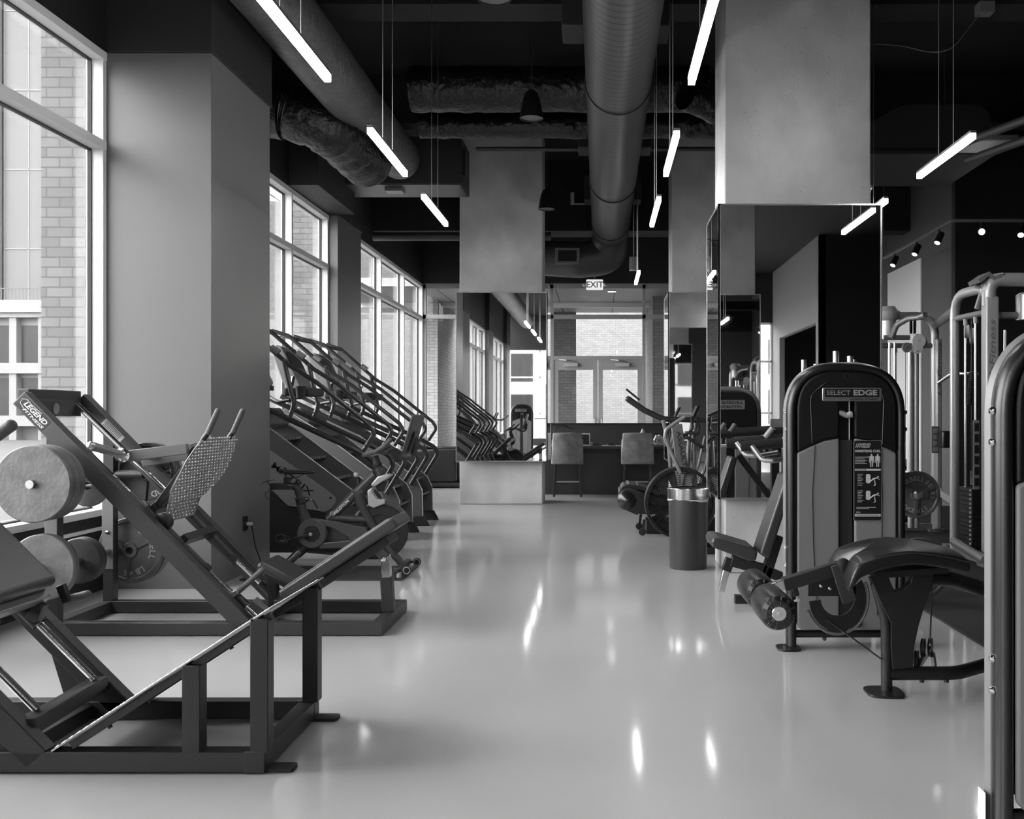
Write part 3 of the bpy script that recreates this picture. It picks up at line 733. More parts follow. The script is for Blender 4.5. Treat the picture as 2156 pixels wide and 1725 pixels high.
for i in range(20):
    for j in range(34):
        s_, w_ = .015 + i * .023, .005 + j * .0225
        if inside(s_, w_):
            al = 1 if (i + j) % 2 else -1
            e = (un * .8 + yy * .6 * al).normalized(); g = (yy * .8 - un * .6 * al).normalized()
            lug(m, foot(s_, w_, .0005), e * .0125, g * .0046, nn * .006)
m.build('tread_lugs', 'satin', t, smooth=0)
fo = V((-2.665, 0, .79)); fd = V((-.03, 0, -.115)).normalized(); fn = V((.97, 0, -.25)).normalized()
poly = [fo + yy * 6.02, fo + yy * 6.5, fo + fd * .118 + yy * 6.47, fo + fd * .118 + yy * 6.04]
MB().prism(poly, fn * -.008).build('footplate_lip', 'tread', t, bevel=.002)
m = MB()
for i in range(5):
    for j in range(18):
        al = 1 if (i + j) % 2 else -1; e = (fd * .8 + yy * .6 * al).normalized(); g = (yy * .8 - fd * .6 * al).normalized()
        lug(m, fo + fd * (.012 + i * .0225) + yy * (6.05 + j * .0235) + fn * .0005, e * .0125, g * .0046, fn * .006)
m.build('lip_lugs', 'satin', t, smooth=0)
m = MB(); m.bar(foot(.05, .12, -.03), foot(.38, .12, -.03), .05, .04); m.bar(foot(.05, .5, -.03), foot(.38, .5, -.03), .05, .04); m.build('footplate_brace', 'steel', t, bevel=.003)
for y, x in ((6.08, 0), (6.50, .0)):
    MB().cyl((-2.575, y, 1.05), (-2.478, y, 1.19), .013, 14).cyl((-2.478, y, 1.19), (-2.452, y, 1.225), .017, 14).build('handle_stem', 'steel', t)
    MB().cyl((-2.45, y, 1.225), (-2.385, y, 1.37), .0185, 18).ball((-2.385, y, 1.37), .0185).build('handle_grip', 'grip', t)
MB().lathe([(.04, -.03), (.055, -.025), (.055, .025), (.04, .03)], RP(.84, .05, 6.04), (0, 1, 0), 20).build('rubber_stop', 'blackmet', t)
# storage pegs
for x, z, y in ((-3.285, .944, 5.92), (-3.25, .455, 5.92)):
    MB().cyl((x, y, z), (x, y - .315, z), .0245, 20).build('storage_peg', 'satin', t)
    MB().box(-3.34, x + .03, 5.915, 5.96, z - .03, z + .03).build('peg_bracket', 'steel2', t, bevel=.003)
for x, z in ((-3.30, .92), (-3.26, .42)):
    MB().cyl((x - .1, 6.64, z), (x, 6.98, z), .0245, 20).build('storage_peg', 'satin', t)
MB().cyl((-3.33, 6.60, .42), (-3.29, 6.08, .42), .0245, 20).build('storage_peg', 'satin', t)
# seat pad, handles, back pad
sp0, sp1 = ZA(1500, 1395, 6.2), ZA(1760, 1490, 6.2)
cs = V((-2.03, 0, .30)); sd = V((.62, 0, -.34)).normalized(); sn = V((.34, 0, .62)).normalized()
m = MB(); q = []
for s_, h_ in ((-.16, 0), (.13, 0), (.13, .055), (-.16, .055)):
    p = cs + sd * s_ + sn * h_; q.append((p.x, p.z))
m.xz(q, 6.13, 6.47); m.build('seat_pad', 'pad', t, bevel=.022, seg=4)
m = MB(); a = cs + sd * -.12 - sn * .03; b = cs + sd * .12 - sn * .03
m.bar((a.x, 6.3, a.z), (b.x, 6.3, b.z), .1, .05); m.bar((-2.1, 6.3, .05), (a.x + .03, 6.3, a.z), .06, .06); m.bar((-1.98, yn1, .18), (-1.98, yf0, .18), .05, .05, (0, 0, 1)); m.build('seat_frame', 'steel', t, bevel=.003)
bp0, bp1 = V((-1.97, 0, .175)), V((-1.255, 0, .645)); bd = (bp1 - bp0).normalized(); bn = V((-bd.z, 0, bd.x))
m = MB(); q = [(p.x, p.z) for p in (bp0, bp1, bp1 + bn * .078, bp0 + bn * .078)]
m.xz(q, 6.07, 6.50); m.build('back_pad', 'pad', t, bevel=.018, seg=4)
m = MB(); m.bar((bp0 - bn * .03).xyz + V((0, 6.28, 0)), (bp1 - bn * .03 - bd * .12) + V((0, 6.28, 0)), .3, .055, (0, 1, 0)); m.build('back_pad_frame', 'steel', t, bevel=.004)
m = MB(); c1 = bp1 - bd * .08 + bn * .03
m.tube([bp0 + bn * .079 + bd * .05 + V((0, 6.09, 0)), bp1 + bn * .079 - bd * .03 + V((0, 6.09, 0))], .003, 6); m.build('pad_piping', 'steelg', t)
MB().bar((-1.36, 6.28, .08), (-1.375, 6.28, .30), .07, .075).build('support_post', 'steel2', t, bevel=.004)
MB().bar((-1.372, 6.28, .28), (-1.38, 6.28, .44), .055, .055).build('support_slider', 'chrome', t, bevel=.003)
m = MB(); m.bar((-1.38, 6.24, .43), (-1.47, 6.24, .53), .012, .06); m.bar((-1.38, 6.31, .43), (-1.47, 6.31, .53), .012, .06); m.build('hinge_bracket', 'steelg', t, bevel=.002)
MB().lathe([(.016, 0), (.016, .01), (.006, .014)], (-1.385, 6.234, .42), (0, -1, 0), 14).build('hinge_bolt', 'chrome', t)
for a, b, dd in (((1540, 1440), (1700, 1295), 6.03), ((1812, 1310), (1935, 1185), 6.5)):
    p, q_ = ZA(*a, dd), ZA(*b, dd)
    MB().cyl(p, q_, .0175, 18).ball(q_, .0175).build('seat_grip', 'grip', t)
    MB().bar(p + V((-.04, .02, -.02)), p + V((.01, .0, .01)), .04, .03).build('grip_bracket', 'chrome', t, bevel=.003)
for a, b, dd in (((1655, 1485), (1800, 1610), 6.0), ((1890, 1360), (1960, 1420), 6.55)):
    p, q_ = ZA(*a, dd), ZA(*b, dd)
    MB().cyl(p, q_, .019, 16).build('release_lever', 'grip', t)

LP = 'leg press'
y = plate_stack(-3.285, .944, 5.63, [(.225, .034)] * 5, 'upper near peg of the leg press', 'plates on the upper near peg', first='big scarred grey plate facing the viewer, outermost on the upper near peg')
plate_stack(-3.25, .455, 5.66, [(.195, .034), (.195, .03)], 'lower near peg of the leg press', 'plates on the lower near peg', first='scarred grey plate below the big one, outermost on the lower near peg')
plate_stack(-3.25, .455, 5.726, [(.115, .022), (.115, .022), (.09, .018)], 'small stack behind the lower near plates', 'small dark plates on the lower near peg', m='plated', first='small dark plate tucked directly behind the two lower near plates')
plate_stack(-3.30, .42, 6.16, [(.145, .028), (.145, .028), (.145, .028), (.12, .024)], 'inner lower peg between the leg press uprights', 'dark plates between the uprights', m='plated', first='dark smooth plate facing the viewer between the leg press uprights')
weight_plate((-3.235, 6.70, .41), .225, .036, 'big lettered plate reading BARBELL low behind the leg press rail', 'plates on the lower far peg', 'platem', 'deep', words=[('BARBELL', 22, 13), ('45', 265, 12), ('LB', 297, 12)])
for i in range(2): weight_plate((-3.225, 6.74 + i * .04, .41), .225, .036, '%s plate behind the lettered BARBELL plate' % ['next', 'farthest'][i], 'plates on the lower far peg', 'plate')
weight_plate((-3.12, 6.70, .94), .215, .036, 'lettered plate reading STANDARD behind the leg press rail', 'plates on the upper far peg', 'plated', 'deep', words=[('STANDARD', 335, 13)])
weight_plate((-3.11, 6.74, .94), .215, .036, 'plate behind the lettered STANDARD plate', 'plates on the upper far peg', 'plate')
MB().cyl((-3.33, 6.63, .94), (-3.1, 6.62, .94), .03, 16).build('far_peg_arm', 'steel2', FR and t)
weight_plate((-3.2, 6.08, .90), .13, .03, 'pale small plate half hidden behind the leg press near rail', 'plates on the upper inner peg', 'plate')
MB().cyl((-3.37, 6.12, .90), (-3.15, 6.1, .90), .02, 14).build('inner_peg', 'satin', t)

# ================================================================== hack squat (front left)
t = thing('hack_squat', 'black hack squat machine with sloping foot platform, nearest at lower left', 'hack squat machine', (-2.1, 4.0, 0))
a0, a1, c0, c1 = 3.64, 3.71, 4.28, 4.35
m = MB(); XR = -1.255
m.box(-4.0 + .25, XR, a0, a1, .008, .085); m.box(-3.75, XR, c0, c1, .008, .085); m.box(XR - .07, XR, a1, c0, .008, .083); m.box(-3.75, -3.68, a1, c0, .008, .083)
m.box(-2.3, -2.23, a1, c0, .010, .07)
m.build('base_frame', 'steel', t, bevel=.004)
for y0, y1 in ((a0, a1), (c0, c1)):
    MB().box(XR - .075, XR + .001, y0 - .001, y1 + .001, .006, .088).build('corner_sleeve', 'steel', t, bevel=.003)
for y0 in (a0 + .02, c0 - .01):
    MB().prism(rounded([(XR - .05, y0, 0), (XR + .10, y0, 0), (XR + .10, y0 + .075, 0), (XR - .05, y0 + .075, 0)], .02, 4, True), (0, 0, .014)).build('floor_foot', 'rubber', t)
for x, h, y0, y1 in ((-1.275, .585, a0, a1), (-1.275, .585, c0, c1), (-1.53, .41, a0, a1), (-1.53, .41, c0, c1)):
    if x == -1.53 and y0 == c0: continue
    MB().box(x - .034, x + .034, y0, y1, .08, h).build('platform_post', 'steel', t, bevel=.004)
s0, s1 = V((-2.05, 0, .085)), V((-1.232, 0, .618)); sd = (s1 - s0).normalized(); sn = V((-sd.z, 0, sd.x))
m = MB(); q = [(p.x, p.z) for p in (s0, s1, s1 + sn * .007, s0 + sn * .007)]
m.xz(q, a0, c1); m.build('foot_platform', 'tread', t, bevel=.001)
m = MB()
for i in range(58):
    for j in range(42):
        al = 1 if (i + j) % 2 else -1; e = (sd * .8 + yy * .6 * al).normalized(); g = (yy * .8 - sd * .6 * al).normalized()
        p = s0 + sd * (.012 + i * .0165) + sn * .0075; p.y = a0 + .01 + j * .0165
        lug(m, p, e * .0085, g * .003, sn * .003)
m.build('tread_lugs', 'satin', t, smooth=0)
for y in (a0 + .035, c1 - .035):
    MB().bar(s0 + sd * .06 - sn * .02 + V((0, y, 0)), s1 - sd * .02 - sn * .02 + V((0, y, 0)), .03, .03).build('platform_rail', 'steel', t, bevel=.002)
m = MB()
for s_ in (.2, .38, .55, .75, .9): m.cyl(s0 + sd * s_ - sn * .035 + V((0, a0 + .06, 0)), s0 + sd * s_ - sn * .045 + V((0, a0 + .06, 0)), .008, 10)
m.build('platform_bolt', 'steel', t)
def HP(s_, h_, y): return V((-2.07, y, .088)) + V((-.7071, 0, .7071)) * s_ + V((.7071, 0, .7071)) * h_
for y0, y1, k in ((a0, a1, 0), (c0, c1, 1)):
    ym = (y0 + y1) / 2
    MB().bar(HP(0, -.05, ym), HP(2.1, -.05, ym), y1 - y0, .10, (0, 1, 0)).build('inclined_rail', 'steel', t, bevel=.005)
    MB().xz([(-2.12, .08), (-2.36, .08), (-2.44, .34), (-2.36, .30)], ym - .012, ym + .012).build('gusset', 'steel', t)
    yi = y1 + .07 if k == 0 else y0 - .07
    MB().cyl(HP(.16, .0, yi), HP(1.9, 0, yi), .016, 16).build('guide_rod', 'chrome', t)
    MB().cyl(HP(.5, .0, yi), HP(1.1, 0, yi), .031, 16).build('bearing_tube', 'blackmet', t)
MB().bar((-2.17, a1 - .02, .165), (-2.2, c0, .165), .065, .065, (0, 0, 1)).build('cross_brace', 'steel', t, bevel=.004)
MB().bar(HP(.14, -.02, a1), HP(.14, -.02, c0), .05, .05, (0, 0, 1)).build('rod_mount', 'steel', t, bevel=.003)
MB().bar(HP(2.05, -.03, a0), HP(2.05, -.03, c1), .1, .1, (0, 0, 1)).build('top_crossbeam', 'steel', t, bevel=.003)
m = MB(); pq = [HP(.58, .12, 0), HP(1.6, .12, 0), HP(1.6, .187, 0), HP(.58, .187, 0)]
m.xz([(p.x, p.z) for p in pq], 3.76, 4.24); m.build('back_pad', 'pad', t, bevel=.028, seg=4)
m = MB(); pq = [HP(.55, .075, 0), HP(1.55, .075, 0), HP(1.55, .12, 0), HP(.55, .12, 0)]
m.xz([(p.x, p.z) for p in pq], 3.78, 4.22); m.build('pad_backing', 'steelg', t, bevel=.004)
for y in (3.84, 4.17):
    for s_ in (.52, 1.05): MB().bar(HP(s_, .02, y), HP(s_ + .03, .09, y), .05, .05).build('sled_post', 'steel', t, bevel=.003)
m = MB(); m.bar(HP(.6, .05, 3.78), HP(.6, .05, 4.24), .06, .05, (1, 0, 1)); m.build('sled_frame', 'steel', t, bevel=.003)
p, q_ = P(141, 1263, 4.28), P(184, 1252, 4.28)
MB().cyl(p, q_, .0185, 18).ball(q_, .0185).build('hand_grip', 'grip', t)
MB().bar(P(128, 1232, 4.27), P(143, 1268, 4.27), .03, .035).build('grip_bracket', 'blackmet', t, bevel=.003)
p, q_ = P(-60, 955, 3.9), P(22, 897, 3.9)
MB().cyl(p, q_, .025, 20).ball(q_, .0255).build('shoulder_handle', 'grip', t)
MB().bar(p, HP(1.45, .17, 3.9), .04, .04).build('handle_stem', 'steel', t, bevel=.003)
# ================================================================== stair climbers
def stair_climber(y0, y1, label):
    t = thing('stair_climber', label, 'stair climber', (-2.8, (y0 + y1) / 2, 0), group='stair climbers along the windows')
    D = y0
    xz = lambda z, a, b: (lambda p: V((p.x, 0, p.z)))(z(a, b, 9.05))
    def off(p, y): return V((p.x, y, p.z))
    strs = [(-3.50, 1.36), (-3.30, 1.355), (-3.05, 1.20), (-2.31, .645), (-2.20, .55), (-2.14, .42), (-2.13, .06), (-2.30, .06), (-2.36, .30), (-2.52, .50), (-3.20, 1.00), (-3.52, 1.02)]
    lowp = [(-3.48, 1.00), (-3.10, .985), (-3.06, 1.015), (-2.56, .66), (-2.46, .585), (-2.45, .535), (-2.50, .47), (-2.56, .44), (-2.9, .50), (-3.08, .68), (-3.46, .72)]
    basep = [(-3.5, .72), (-3.1, .67), (-2.9, .50), (-2.56, .44), (-2.36, .30), (-2.3, .06), (-3.5, .06)]
    for k, (ya, yb) in enumerate(((y0, y0 + .045), (y1 - .045, y1))):
        MB().xz(strs, ya, yb).build('side_stringer', 'stairg', t, bevel=.006)
        MB().xz(lowp, ya - .008 if k == 0 else yb, ya if k == 0 else yb + .008, r=.03, n=4).build('side_cover', 'matrixg', t, bevel=.002)
        MB().xz(basep, ya + .008, yb - .004).build('base_cover', 'stairblk', t, bevel=.003)
        m = MB(); m.tube([(-3.3, ya, 1.36), (-3.05, ya, 1.205), (-2.31, ya, .65), (-2.2, ya, .555), (-2.14, ya, .43), (-2.132, ya, .1)], .006, 6); m.build('edge_trim', 'silver', t)
        MB().xz([(-2.3, 0), (-2.06, 0), (-2.08, .045), (-2.12, .12), (-2.3, .12)], ya - .012, yb + .012).build('front_foot', 'rubber', t, bevel=.006)
    MB().box(-3.5, -3.3, y0 + .02, y1 - .02, 0, .07).build('rear_foot', 'rubber', t)
    d = V((1, 0, -.74)).normalized(); u = V((.74, 0, 1)).normalized()
    m = MB(); m.text('MATRIX', V((-2.86, y0 - .0095, .745)), d, u, .085, 0, width=.46, bold=.02); m.build('lettering', 'steel', t, smooth=0)
    MB().lathe([(.001, 0), (.011, 0), (.011, .004)], (-2.50, y0 - .0085, .57), (0, -1, 0), 14).build('cover_bolt', 'blackmet', t)
    # steps
    for i in range(5):
        z = 1.12 - i * .188; x = -3.01 + i * .245
        if i == 4: x, z = -2.20, .37
        m = MB(); m.box(x - .13, x + .03, y0 + .048, y1 - .048, z - .02, z)
        m.bar((x - .10, (y0 + y1) / 2, z - .01), (x - .13, (y0 + y1) / 2, z - .19), y1 - y0 - .1, .012, (0, 1, 0)); m.build('step', 'stairblk', t, bevel=.003)
        m = MB()
        for k in range(9): m.box(x + .012, x + .034, y0 + .07 + k * .07, y0 + .11 + k * .07, z - .018, z + .004)
        m.build('step_grip', 'steelg', t)
    MB().xz([(-3.5, 1.3), (-3.36, 1.42), (-3.2, 1.41), (-3.1, 1.26), (-3.16, 1.22), (-3.5, 1.2)], y0 + .03, y1 - .03, r=.04, n=4).build('top_hood', 'stairg', t, bevel=.006)
    # console and mast
    ym = (y0 + y1) / 2
    MB().bar((-3.38, ym, 1.3), (-3.44, ym, 1.75), .14, .07, (0, 1, 0)).build('console_mast', 'steelg', t, bevel=.01)
    q = [(-3.56, 2.06), (-3.50, 2.10), (-3.44, 2.08), (-3.24, 1.66), (-3.27, 1.60), (-3.36, 1.60), (-3.44, 1.72)]
    MB().xz(q, ym - .25, ym + .25, r=.025, n=3).build('console', 'steelg', t, bevel=.012)
    cd = V((.2, 0, -.42)).normalized(); cn = V((.42, 0, .2)).normalized()
    c = V((-3.345, ym, 1.87)) + cn * .012
    q = [c - cd * .17 + V((0, -.2, 0)), c - cd * .17 + V((0, .2, 0)), c + cd * .02 + V((0, .2, 0)), c + cd * .02 + V((0, -.2, 0))]
    MB().prism(q, cn * .003).build('console_screen', 'blackmet', t)
    m = MB(); m.box(-3.30, -3.22, ym - .2, ym + .2, 1.58, 1.63); m.build('console_shelf', 'stairblk', t, bevel=.005)
    # rails, uprights
    ur = [(-3.42, 2.20), (-3.32, 2.21), (-3.06, 1.985), (-2.95, 1.91), (-2.885, 1.815), (-2.66, 1.66), (-2.40, 1.455), (-2.16, 1.265), (-2.10, 1.19), (-2.115, 1.12), (-2.185, 1.02)]
    ur = [(-3.50, 2.24), (-3.32, 2.185), (-2.88, 1.80), (-2.64, 1.65), (-2.14, 1.25), (-2.09, 1.17), (-2.195, 1.01)]
    lr = [(-3.40, 1.54), (-3.066, 1.385), (-2.31, 1.034), (-2.12, .93), (-2.075, .84), (-2.28, .50)]
    for k, y in enumerate((y0 - .01, y1 + .01)):
        MB().tube(rounded([V((a, y, b)) for a, b in ur], .09, 6), .021, 14).build('upper_handrail', 'railc', t)
        MB().tube(rounded([V((a, y, b)) for a, b in lr], .09, 6), .026, 14).build('lower_handrail', 'railm', t)
        q = [V((-2.935, y, 1.86)), V((-2.90, y, 1.70)), V((-2.865, y, 1.55)), V((-2.84, y, 1.46)), V((-2.85, y, 1.40)), V((-2.885, y, 1.31))]
        MB().tube(rounded(q, .06, 5), .022, 14).build('rail_upright', 'railc', t)
        MB().tube([V((-3.05, y, 1.97)), V((-2.98, y, 1.92))], .03, 12).build('rail_clamp', 'steelg', t)
        m = MB()
        for a, b in ((-2.885, 1.33), (-2.875, 1.36), (-2.185, 1.04), (-2.165, 1.075)): m.lathe([(.008, 0), (.008, .006), (.001, .007)], (a, y - .021, b), (0, -1, 0), 10)
        m.build('rail_bolt', 'chrome', t)
    MB().tube(rounded([(-3.30, y0 - .01, 2.17), (-3.46, y0 + .1, 2.20), (-3.46, y1 - .1, 2.20), (-3.30, y1 + .01, 2.17)], .1, 6), .019, 12).build('top_crossbar', 'railc', t)
    MB().tube(rounded([(-2.88, y0 + .0, 1.48), (-3.0, y0 + .04, 1.46), (-3.2, y0 + .18, 1.55), (-3.3, ym - .1, 1.62)], .08, 6), .016, 12).build('console_arm', 'railc', t)
    m = MB(); m.lathe([(.04, 0), (.048, .11), (.045, .11), (.037, .01)], (-2.80, y0 + .06, 1.50), (0, 0, 1), 20); m.box(-2.9, -2.76, y0 + .0, y0 + .15, 1.49, 1.50)
    m.build('cup_holder', 'stairblk', t)
    MB().box(-2.98, -2.74, y0 + .13, y1 - .12, 1.52, 1.60).build('accessory_tray', 'stairblk', t, bevel=.015)
    MB().cyl((-2.92, y0 + .17, 1.62), (-2.92, y0 + .22, 1.70), .02, 10).build('heart_rate_grip', 'chrome', t)
    return t
for i, (a, b) in enumerate(((9.05, 9.80), (10.40, 11.13), (11.73, 12.45))):
    stair_climber(a, b, ['stair climber nearest the grey pillar, behind the exercise bike', 'middle stair climber of the row along the windows', 'farthest stair climber, next to the rear column mirror'][i])

# ================================================================== exercise bike
DB = 8.22
t = thing('exercise_bike', 'matte black stationary bike with flywheel facing right on a mat', 'exercise bike', (-2.1, DB, .012))
B = lambda a, b, d=DB: Z4(a, b, d)
MB().prism([(-2.92, 7.88, 0), (-1.60, 7.88, 0), (-1.60, 8.6, 0), (-2.92, 8.6, 0)], (0, 0, .01)).build('exercise_mat', 'rug', bevel=.003, label='flat black rubber mat under the exercise bike', cat='mat')
m = MB(); c = B(1330, 1132); m.lathe([(.15, -.016), (.224, -.016), (.229, -.01), (.229, .01), (.224, .016), (.15, .016), (.145, .006), (.05, .008), (.05, -.008), (.145, -.006), (.15, -.016)], c, (0, 1, 0), 56, caps=False); m.build('flywheel', 'steel', t)
MB().lathe([(.001, -.03), (.03, -.03), (.03, .03), (.001, .03)], c, (0, 1, 0), 20).build('flywheel_hub', 'blackmet', t)
m = MB(); m.tube([c + V((cos(R(a)) * .246, 0, sin(R(a)) * .246)) for a in range(20, 150, 6)], .022, 10); m.build('wheel_guard', 'pelo', t)
# frame
MB().tube([B(770, 1000), B(1000, 780), B(1270, 520)], [.036, .040, .040], 18).build('down_tube', 'pelo', t)
MB().tube(rounded([B(1080, 690), B(1130, 850), B(1240, 1060), B(1300, 1180), B(1430, 1330), B(1560, 1480)], .2, 6), [.05, .03], 16).build('front_fork', 'pelo', t)
MB().ball(B(1105, 715), (.055, .05, .05), 18, 12).build('frame_joint', 'pelo', t)
MB().tube([B(800, 985), B(1200, 1000)], .035, 16).build('cross_tube', 'pelo', t)
MB().tube(rounded([B(455, 760), B(510, 960), B(560, 1120), B(600, 1250)], .2, 5), [.037, .048], 18).build('seat_tube', 'pelo', t)
MB().tube([B(430, 800), B(560, 780)], .018, 10).lathe([(.036, -.03), (.044, -.02), (.044, .02), (.036, .03)], B(478, 800), (.25, 0, -1), 20).build('seat_collar', 'steel', t)
MB().tube([B(560, 800), B(605, 790), B(655, 880)], .009, 10).build('clamp_lever', 'blackmet', t)
MB().tube(rounded([B(345, 640), B(430, 645), B(475, 800)], .1, 6), .029, 16).build('seat_post', 'steel', t)
m = MB(); p, q_ = B(150, 645), B(400, 645); m.bar(p, q_, .05, .055, (0, 1, 0)); m.build('seat_slider', 'steel', t, bevel=.01)
m = MB(); m.box(B(300, 0).x, B(355, 0).x, DB - .03, DB + .03, B(0, 610).z, B(0, 545).z); m.build('saddle_clamp', 'blackmet', t, bevel=.006)
def sad(u, v):
    x0, x1 = B(255, 0).x, B(622, 0).x; w = .072 * (1 - u) ** .8 * (1 if u > .12 else .75 + .25 * u / .12) + .017; w *= min(1, ((1 - u) / .06) ** .5) if u > .94 else 1
    w *= min(1, (u / .05) ** .5 + .2) if u < .05 else 1
    a = v * 2 * pi; zc = B(0, 478).z - .004 * sin(pi * u) - .012 * u + (.008 if u < .2 else 0)
    h = (.024 - .009 * u) * (min(1, ((1 - u) / .04) ** .5 + .15) if u > .96 else 1) * (min(1, (u / .06) ** .5 + .2) if u < .06 else 1)
    return V((x0 + (x1 - x0) * u, DB + w * cos(a), zc + h * sin(a)))
m = MB(); m.grid(sad, 30, 20); m.f.append(tuple(range(20))); k0 = 30 * 21; m.f.append(tuple(k0 + k for k in range(20))); m.build('saddle', 'padblack', t, smooth=60)
m = MB()
for dy in (-.025, .025): m.tube(rounded([B(330, 505, DB + dy), B(400, 560, DB + dy), B(440, 545, DB + dy), B(540, 500, DB + dy)], .03, 4), .004, 6)
m.build('saddle_rail', 'blackmet', t)
m = MB()
for k in range(5):
    dy = -.05 + k * .025; m.tube(rounded([B(200, 575, DB + dy), B(130, 585, DB + dy), B(60, 610, DB + dy)], .02, 4), .003, 6)
    m.tube(rounded([B(140, 690, DB + dy), B(90, 720, DB + dy), B(120, 785, DB + dy), B(235, 745, DB + dy)], .02, 4), .003, 6)
m.tube([B(90, 715, DB - .05), B(90, 715, DB + .05)], .003, 6).tube([B(125, 783, DB - .05), B(125, 783, DB + .05)], .003, 6)
m.tube(rounded([B(115, 590, DB), B(150, 650, DB), B(150, 700, DB)], .03, 4), .004, 6); m.build('weight_cage', 'blackmet', t)
# belt guard
yg = DB - .085
c = B(622, 1140, DB); rg = .128
m = MB(); m.lathe([(.07, .0), (.115, -.004), (rg, .012), (rg, .05), (.07, .05)], V((c.x, yg, c.z)), (0, 1, 0), 48, caps=False); m.build('guard_ring', 'pelog', t)
m = MB(); m.lathe([(.001, .0), (.075, .0), (.075, .02)], V((c.x, yg + .008, c.z)), (0, 1, 0), 40); m.build('chainring_cover', 'steel', t)
m = MB(); m.prism([V((B(a, 0).x, yg + .006, B(0, b).z)) for a, b in ((690, 985), (880, 1010), (1190, 1075), (1225, 1150), (1210, 1225), (1100, 1290), (700, 1300), (690, 1240), (1015, 1210), (1010, 1180), (850, 1085), (760, 1060))], (0, .04, 0)); m.build('belt_guard', 'pelog', t, bevel=.008, seg=3)
m = MB(); m.prism([V((B(a, 0).x, yg + .05, B(0, b).z)) for a, b in ((600, 1000), (1200, 1075), (1215, 1230), (640, 1300), (480, 1200))], (0, .05, 0)); m.build('frame_belly', 'pelo', t, bevel=.01)
m = MB()
for k in range(5):
    a = 2 * pi * k / 5 + pi / 2; m.lathe([(.004, 0), (.004, .003), (.001, .003)], V((c.x + .068 * cos(a), yg + .008, c.z + .068 * sin(a))), (0, -1, 0), 8)
m.build('guard_screw', 'chrome', t)
m = MB(); cc_ = V((c.x, yg - .02, c.z)); pd = B(380, 1208); pd = V((pd.x, yg - .02, pd.z)); m.bar(cc_, pd, .014, .024, (0, 1, 0)); m.build('crank_arm', 'blackmet', t, bevel=.004)
MB().lathe([(.014, 0), (.014, .012), (.005, .014), (.001, .014)], cc_, (0, -1, 0), 16).build('crank_bolt', 'satin', t)
def pedal(p, nm):
    m = MB(); m.box(p.x - .045, p.x + .04, p.y - .05, p.y + .05, p.z - .014, p.z + .014); m.build('pedal', 'blackmet', t, bevel=.005)
    m = MB(); m.tube(rounded([p + V((-.05, -.05, .0)), p + V((-.07, -.03, .045)), p + V((-.03, .0, .06)), p + V((.02, .04, .03))], .02, 4), .006, 8); m.tube(rounded([p + V((.03, -.05, .01)), p + V((.0, -.05, .06)), p + V((-.04, -.03, .05))], .02, 4), .005, 8); m.build('toe_cage', 'blackmet', t)
pedal(pd + V((-.01, -.05, 0)), 0)
m = MB(); c2 = V((c.x, DB + .1, c.z)); p2 = V((c.x + .17, DB + .1, c.z + .03)); m.bar(c2, p2, .014, .024, (0, 1, 0)); m.build('crank_arm', 'blackmet', t, bevel=.004); pedal(p2 + V((.01, .06, 0)), 1)
# feet
MB().tube(rounded([B(600, 1215), B(430, 1370), B(270, 1530)], .1, 4), [.045, .032], 16).build('rear_leg', 'pelo', t)
c = B(255, 1535); MB().bar((c.x, DB - .26, .05), (c.x, DB + .26, .05), .05, .05, (0, 0, 1)).build('rear_stabiliser', 'pelo', t, bevel=.012)
MB().bar(B(560, 1340), B(1180, 1390), .05, .022, (0, 1, 0)).build('lower_rail', 'blackmet', t, bevel=.004)
c = B(1560, 1500); MB().bar((c.x, DB - .26, .055), (c.x, DB + .26, .055), .05, .05, (0, 0, 1)).build('front_stabiliser', 'pelo', t, bevel=.012)
for y in (DB - .22, DB + .22):
    MB().bar((c.x, y, .055), (c.x + .07, y, .06), .03, .02, (0, 1, 0)).build('wheel_bracket', 'pelo', t, bevel=.003)
    MB().lathe([(.012, -.012), (.034, -.012), (.036, -.008), (.036, .008), (.034, .012), (.012, .012)], (c.x + .08, y, .055), (0, 1, 0), 24).build('transport_wheel', 'blackmet', t)
    MB().tube([V((c.x + .08 + .027 * cos(a), y - .013, .055 + .027 * sin(a))) for a in [2 * pi * k / 20 for k in range(20)]], .0035, 6, closed=True).build('wheel_rim', 'offwhite', t)
for y in (DB - .24, DB + .2): MB().cyl((c.x + .02, y, .0), (c.x + .02, y, .04), .02, 14).build('levelling_foot', 'offwhite', t)
# handlebar post, bars, knob, brake cover, screen
MB().tube(rounded([B(1330, 530), B(1285, 400), B(1260, 320)], .1, 5), [.042, .032], 16).build('handlebar_post', 'pelo', t)
MB().lathe([(.036, -.015), (.044, -.01), (.044, .01), (.036, .015)], B(1290, 430), (-.3, 0, 1), 20).build('post_collar', 'steel', t)
for s_ in (-1, 1):
    y = DB + s_ * .1
    q = [B(1300, 300), B(1280, 290, y), B(1140, 312, y), B(1250, 270, DB + s_ * .2), B(1330, 220, DB + s_ * .21), B(1440, 150, DB + s_ * .2)]
    q = [B(1150, 312, DB + s_ * .05), B(1270, 275, DB + s_ * .19), B(1355, 225, DB + s_ * .2), B(1430, 150, DB + s_ * .18)]
    MB().tube(rounded(q, .05, 5), .0185, 14).ball(q[-1], .0185).ball(q[0], .0185).build('handlebar', 'grip', t)
    q = [B(1270, 275, DB + s_ * .19), B(1380, 290, DB + s_ * .17), B(1450, 250, DB + s_ * .12), B(1520, 300, DB + s_ * .05)]
    MB().tube(rounded(q, .05, 5), .016, 12).build('handlebar_loop', 'pelo', t)
MB().tube(rounded([B(1480, 270), B(1540, 330), B(1620, 340), B(1690, 290), B(1705, 120)], .09, 6), .022, 14).build('screen_arm', 'pelo', t)
